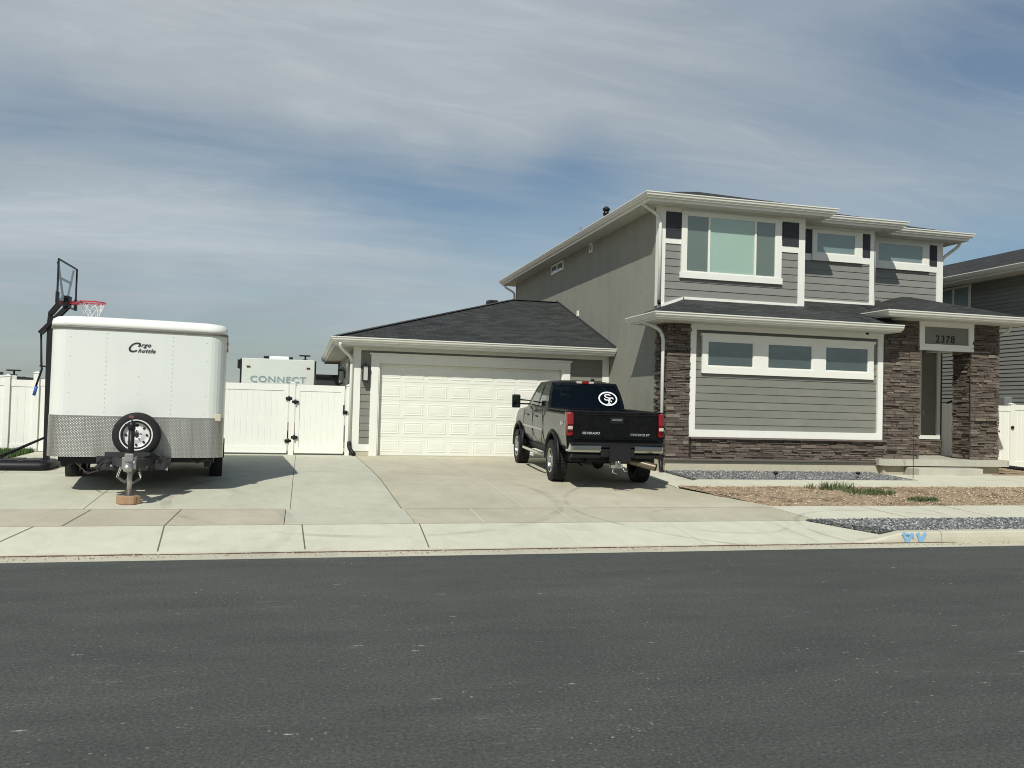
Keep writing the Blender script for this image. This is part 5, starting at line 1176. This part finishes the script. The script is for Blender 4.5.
# greenhouse
def lerp(a, c, t): return a+(c-a)*t
BASE = {'r': (1.0, 1.45, .885), 'f': (3.42, 1.45, .87)}; ROOF = {'r': (1.28, 1.97, .745), 'f': (2.62, 1.975, .72)}
def SP(s_, t, sx): 
    y = lerp(lerp(1.0, 3.42, s_), lerp(1.28, 2.62, s_), t); z = lerp(1.45, 2.03, t)
    bx = lerp(.885, .87, s_); tx = lerp(.745, .72, s_); x = lerp(bx, tx, t)+.025*math.sin(math.pi*t); return Vector((sx*x, y, z))
def BP(u, t, end):  # rear/front face: u -1..1
    s_ = 0 if end == 'r' else 1; p = SP(s_, t, 1); bow = (.06 if end == 'r' else .12)*(1-u*u)*(-1 if end == 'r' else 1)
    return Vector((p.x*u, p.y+bow, p.z))
def skin(b, fn, u0, u1, t0, t1, nu, nt, thick=.02):
    pts = [[fn(lerp(u0, u1, i/nu), lerp(t0, t1, j/nt)) for i in range(nu+1)] for j in range(nt+1)]
    c = Vector((0, 2.0, 1.6))
    ins = [[p+(c-p).normalized()*thick for p in row] for row in pts]
    for j in range(nt):
        for i in range(nu): b.face([pts[j][i], pts[j][i+1], pts[j+1][i+1], pts[j+1][i]]); b.face([ins[j][i], ins[j+1][i], ins[j+1][i+1], ins[j][i+1]])
    for i in range(nu): b.face([pts[0][i], ins[0][i], ins[0][i+1], pts[0][i+1]]); b.face([pts[nt][i], pts[nt][i+1], ins[nt][i+1], ins[nt][i]])
    for j in range(nt): b.face([pts[j][0], pts[j+1][0], ins[j+1][0], ins[j][0]]); b.face([pts[j][nu], ins[j][nu], ins[j+1][nu], pts[j+1][nu]])
b = MB()
for sx in (-1, 1):
    fn = lambda u, t, sx=sx: SP(u, t, sx)
    skin(b, fn, 0, 1, 0, .07, 6, 1); skin(b, fn, 0, 1, .88, 1, 6, 2); skin(b, fn, 0, .13, .07, .88, 1, 4); skin(b, fn, .47, .53, .07, .88, 1, 4); skin(b, fn, .93, 1, .07, .88, 1, 4)
for end in ('r', 'f'):
    fn = lambda u, t, end=end: BP(u, t, end)
    skin(b, fn, -1, 1, 0, .05, 8, 1); skin(b, fn, -1, 1, .90, 1, 8, 1); skin(b, fn, -1, -.93, .05, .90, 1, 4); skin(b, fn, .93, 1, .05, .90, 1, 4)
# roof crown
nu, nv = 8, 8; g = []
for j in range(nv+1):
    row = []
    for i in range(nu+1):
        u = -1+2*i/nu; s_ = j/nv; p = SP(s_, 1, 1); bow = lerp(-.06, .12, s_)*(1-u*u); row.append(Vector((p.x*u, p.y+bow, 2.032+.055*(1-u**4)*(1-(2*s_-1)**4)+.003)))
    g.append(row)
for j in range(nv):
    for i in range(nu): b.face([g[j][i], g[j][i+1], g[j+1][i+1], g[j+1][i]], smooth=True)
cab = T(b, 'cab_frame', PAINT)
for sx in (-1, 1):
    fn = lambda u, t, sx=sx: SP(u, t, sx)-Vector((sx*.008, 0, 0))
    for u0, u1 in ((.125, .475), (.525, .935)):
        b = MB(); skin(b, fn, u0, u1, .065, .885, 2, 4, .004); T(b, 'side_window', CARGLASS)
b = MB(); skin(b, lambda u, t: BP(u, t, 'r')+Vector((0, .008, 0)), -.935, .935, .045, .905, 8, 4, .004); T(b, 'rear_window', CARGLASS)
b = MB(); skin(b, lambda u, t: BP(u, t, 'f')-Vector((0, .008, 0)), -.935, .935, .045, .905, 8, 4, .004); T(b, 'windscreen', CARGLASS)
b = MB(); b.box(-.20, .20, 1.20, 1.30, 2.015, 2.065, .015); tb_ = T(b, 'brake_light', LENSW); b = MB(); b.box(-.08, .08, 1.19, 1.25, 2.012, 2.067, .01); T(b, 'red_lens', RED, tb_)
b = MB(); b.lathe([(.04, 0), (.05, .03), (.02, .06)], (.33, 1.8, 2.08), (0, 0, 1), 12); T(b, 'antenna_puck', BLACKP)
# interior
INTER = mat('interior_grey', (.06, .06, .06), .8)
b = MB()
b.box(-.78, .78, 1.35, 1.5, 1.15, 1.62, .04); 
for x_ in (-.42, .42): b.box(x_-.27, x_+.27, 2.35, 2.5, 1.2, 1.68, .05); b.box(x_-.13, x_+.13, 2.37, 2.46, 1.68, 1.86, .04); b.box(x_-.13, x_+.13, 1.36, 1.44, 1.6, 1.72, .03)
b.box(-.8, .8, 3.05, 3.4, 1.2, 1.50, .03); T(b, 'seats', INTER)
b = MB(); b.box(-.13, .13, 2.86, 2.9, 1.78, 1.85, .015); T(b, 'rear_view_mirror', BLACKP)
# logo on the rear window
lg = MB(); cy_ = lambda u, t: BP(u, t, 'r')
def oval(b, cx, cz, a, c, w, off):
    n = 40
    for k in range(n):
        q = []
        for (rad, kk) in ((1, k), (1, k+1), (0, k+1), (0, k)):
            t_ = 2*math.pi*kk/n; ra, rc_ = (a, c) if rad else (a-w, c-w*.9); x_ = cx+ra*math.cos(t_); z_ = cz+rc_*math.sin(t_); q.append(onr(x_, z_, off))
        b.face(q)
def onr(x_, z_, off=.004):
    t_ = (z_-1.45)/.58; p = SP(0, t_, 1); u = x_/p.x; q = BP(u, t_, 'r'); return Vector((q.x, q.y-off, q.z))
cx0, cz0 = .50, 1.70
oval(lg, cx0, cz0, .225, .155, .034, .006); T(lg, 'window_decal', TEXTW)
def strokes2(b, pts, w, off=.007):
    for a, c in zip(pts, pts[1:]):
        a = Vector(a); c = Vector(c); d = (c-a).normalized(); n = Vector((-d.y, d.x))*w/2; b.face([onr(*(a-n-d*w*.3), off), onr(*(a+n-d*w*.3), off), onr(*(c+n+d*w*.3), off), onr(*(c-n+d*w*.3), off)])
lg = MB(); S = lambda pts: [(cx0+x_*1.15, cz0+z_*1.17) for x_, z_ in pts]
strokes2(lg, S([(.055, .062), (.02, .078), (-.045, .074), (-.062, .05), (-.04, .028), (.03, .012), (.045, -.008), (.02, -.026), (-.05, -.022), (-.075, -.002)]), .024)
strokes2(lg, S([(.015, -.09), (.015, -.02)]), .026, .0075); strokes2(lg, S([(-.015, -.092), (.05, -.092)]), .015, .008); strokes2(lg, S([(.01, .012), (.10, .018), (.108, -.004)]), .022, .0085); strokes2(lg, S([(.02, -.042), (.065, -.042), (.07, -.055)]), .02, .009)
T(lg, 'window_decal', TEXTW)
# mirrors, handles, mouldings, steps
for sx in (-1, 1):
    b = MB(); b.box(sx*1.13, sx*1.34, 3.02, 3.10, 1.40, 1.72, .04); mr = T(b, 'mirror', BLACKP)
    b = MB(); b.box(sx*1.155, sx*1.315, 3.014, 3.02, 1.43, 1.69); T(b, 'mirror_glass', mat('mirror_glass', (.10, .13, .12), .05, 1.), mr)
    b = MB(); b.bar((sx*.88, 3.05, 1.50), (sx*1.16, 3.06, 1.50), .05, .035); b.bar((sx*.88, 3.05, 1.58), (sx*1.16, 3.06, 1.60), .05, .03); T(b, 'mirror_arm', BLACKP, mr)
    for y_ in (1.75, 2.75): b = MB(); b.box(sx*.985, sx*1.012, y_-.1, y_+.1, 1.24, 1.275, .008); T(b, 'door_handle', BLACKP)
    b = MB(); b.box(sx*.985, sx*1.012, 1.05, 3.28, .97, 1.02, .006); T(b, 'side_moulding', STEEL)
    b = MB(); b.box(sx*.99, sx*1.003, 1.06, 1.075, .68, 1.44); b.box(sx*.99, sx*1.003, 2.16, 2.175, .68, 1.44); b.box(sx*.99, sx*1.003, 3.24, 3.255, .68, 1.40); T(b, 'door_gap', TEXTBLK)
    b = MB(); b.tube([(sx*.86, .85, .50), (sx*1.0, 1.0, .47), (sx*1.04, 1.2, .47), (sx*1.04, 2.9, .47), (sx*1.0, 3.1, .47), (sx*.86, 3.2, .5)], .04, 12); T(b, 'side_step', CHROME)
    b = MB(); b.box(sx*.70, sx*.90, 4.70, 4.80, .95, 1.15, .03); T(b, 'headlight', LENSW)
text_mesh('lettering', '4x4', .14, SILVER, bed, (-1.004, -.78, 1.22), (R(90), 0, R(-90)), .002, shear=.2, bold=.003)
b = MB(); b.box(-.92, .92, 4.78, 4.95, .55, .78, .04); b.box(-.65, .65, 4.80, 4.86, .85, 1.12, .02); T(b, 'front_bumper', CHROME)

# ------------------------------------------------------------------ small garden things
t = thing('shepherd_hook', 'thin brown shepherd hook with a curled top in the gravel before the porch', 'garden hook', (14.1, 17.0, yz(17)+.01)); b = MB()
z0 = yz(17.0); b.tube([(14.1, 16.95, z0), (14.1, 16.95, 1.95), (14.12, 16.95, 2.06), (14.20, 16.95, 2.10), (14.27, 16.95, 2.05), (14.27, 16.95, 1.97), (14.32, 16.95, 1.93), (14.38, 16.95, 1.97), (14.36, 16.95, 2.03)], .008, 6); b.tube([(14.1, 16.95, 1.8), (14.0, 16.95, 2.0), (14.03, 16.95, 2.08)], .006, 6); b.build('rod', RUST, t)
for x, y, lab in ((10.39, 16.85, 'small dark path light in the gravel, the one nearer the driveway'), (12.6, 16.95, 'small dark path light in the gravel, the one nearer the porch')):
    t = thing('path_light', lab, 'path light', (x, y, yz(y)), group='path lights in the gravel bed'); z0 = yz(y); b = MB(); b.tube([(x, y, z0), (x, y, z0+.10)], .008, 6); b.build('stake', BLKMETAL, t); b = MB(); b.lathe([(.03, 0), (.055, .03), (.06, .045), (.02, .07)], (x, y, z0+.09), (0, 0, 1), 14); b.build('lamp_head', BLKMETAL, t)
t = thing('drain_pipe', 'black corrugated drain pipe lying beside the porch at the right edge', 'drain pipe', (18.0, 18.0, yz(18))); b = MB(); P_ = []
for k in range(70):
    u = k/69; P_.append((17.75+2.2*u, 18.3-.6*math.sin(u*1.6), yz(18)+.06+.16*(1-u)**2))
b.tube(P_, [.055 if k % 2 else .042 for k in range(70)], 10); b.build('pipe', BLACKP, t)
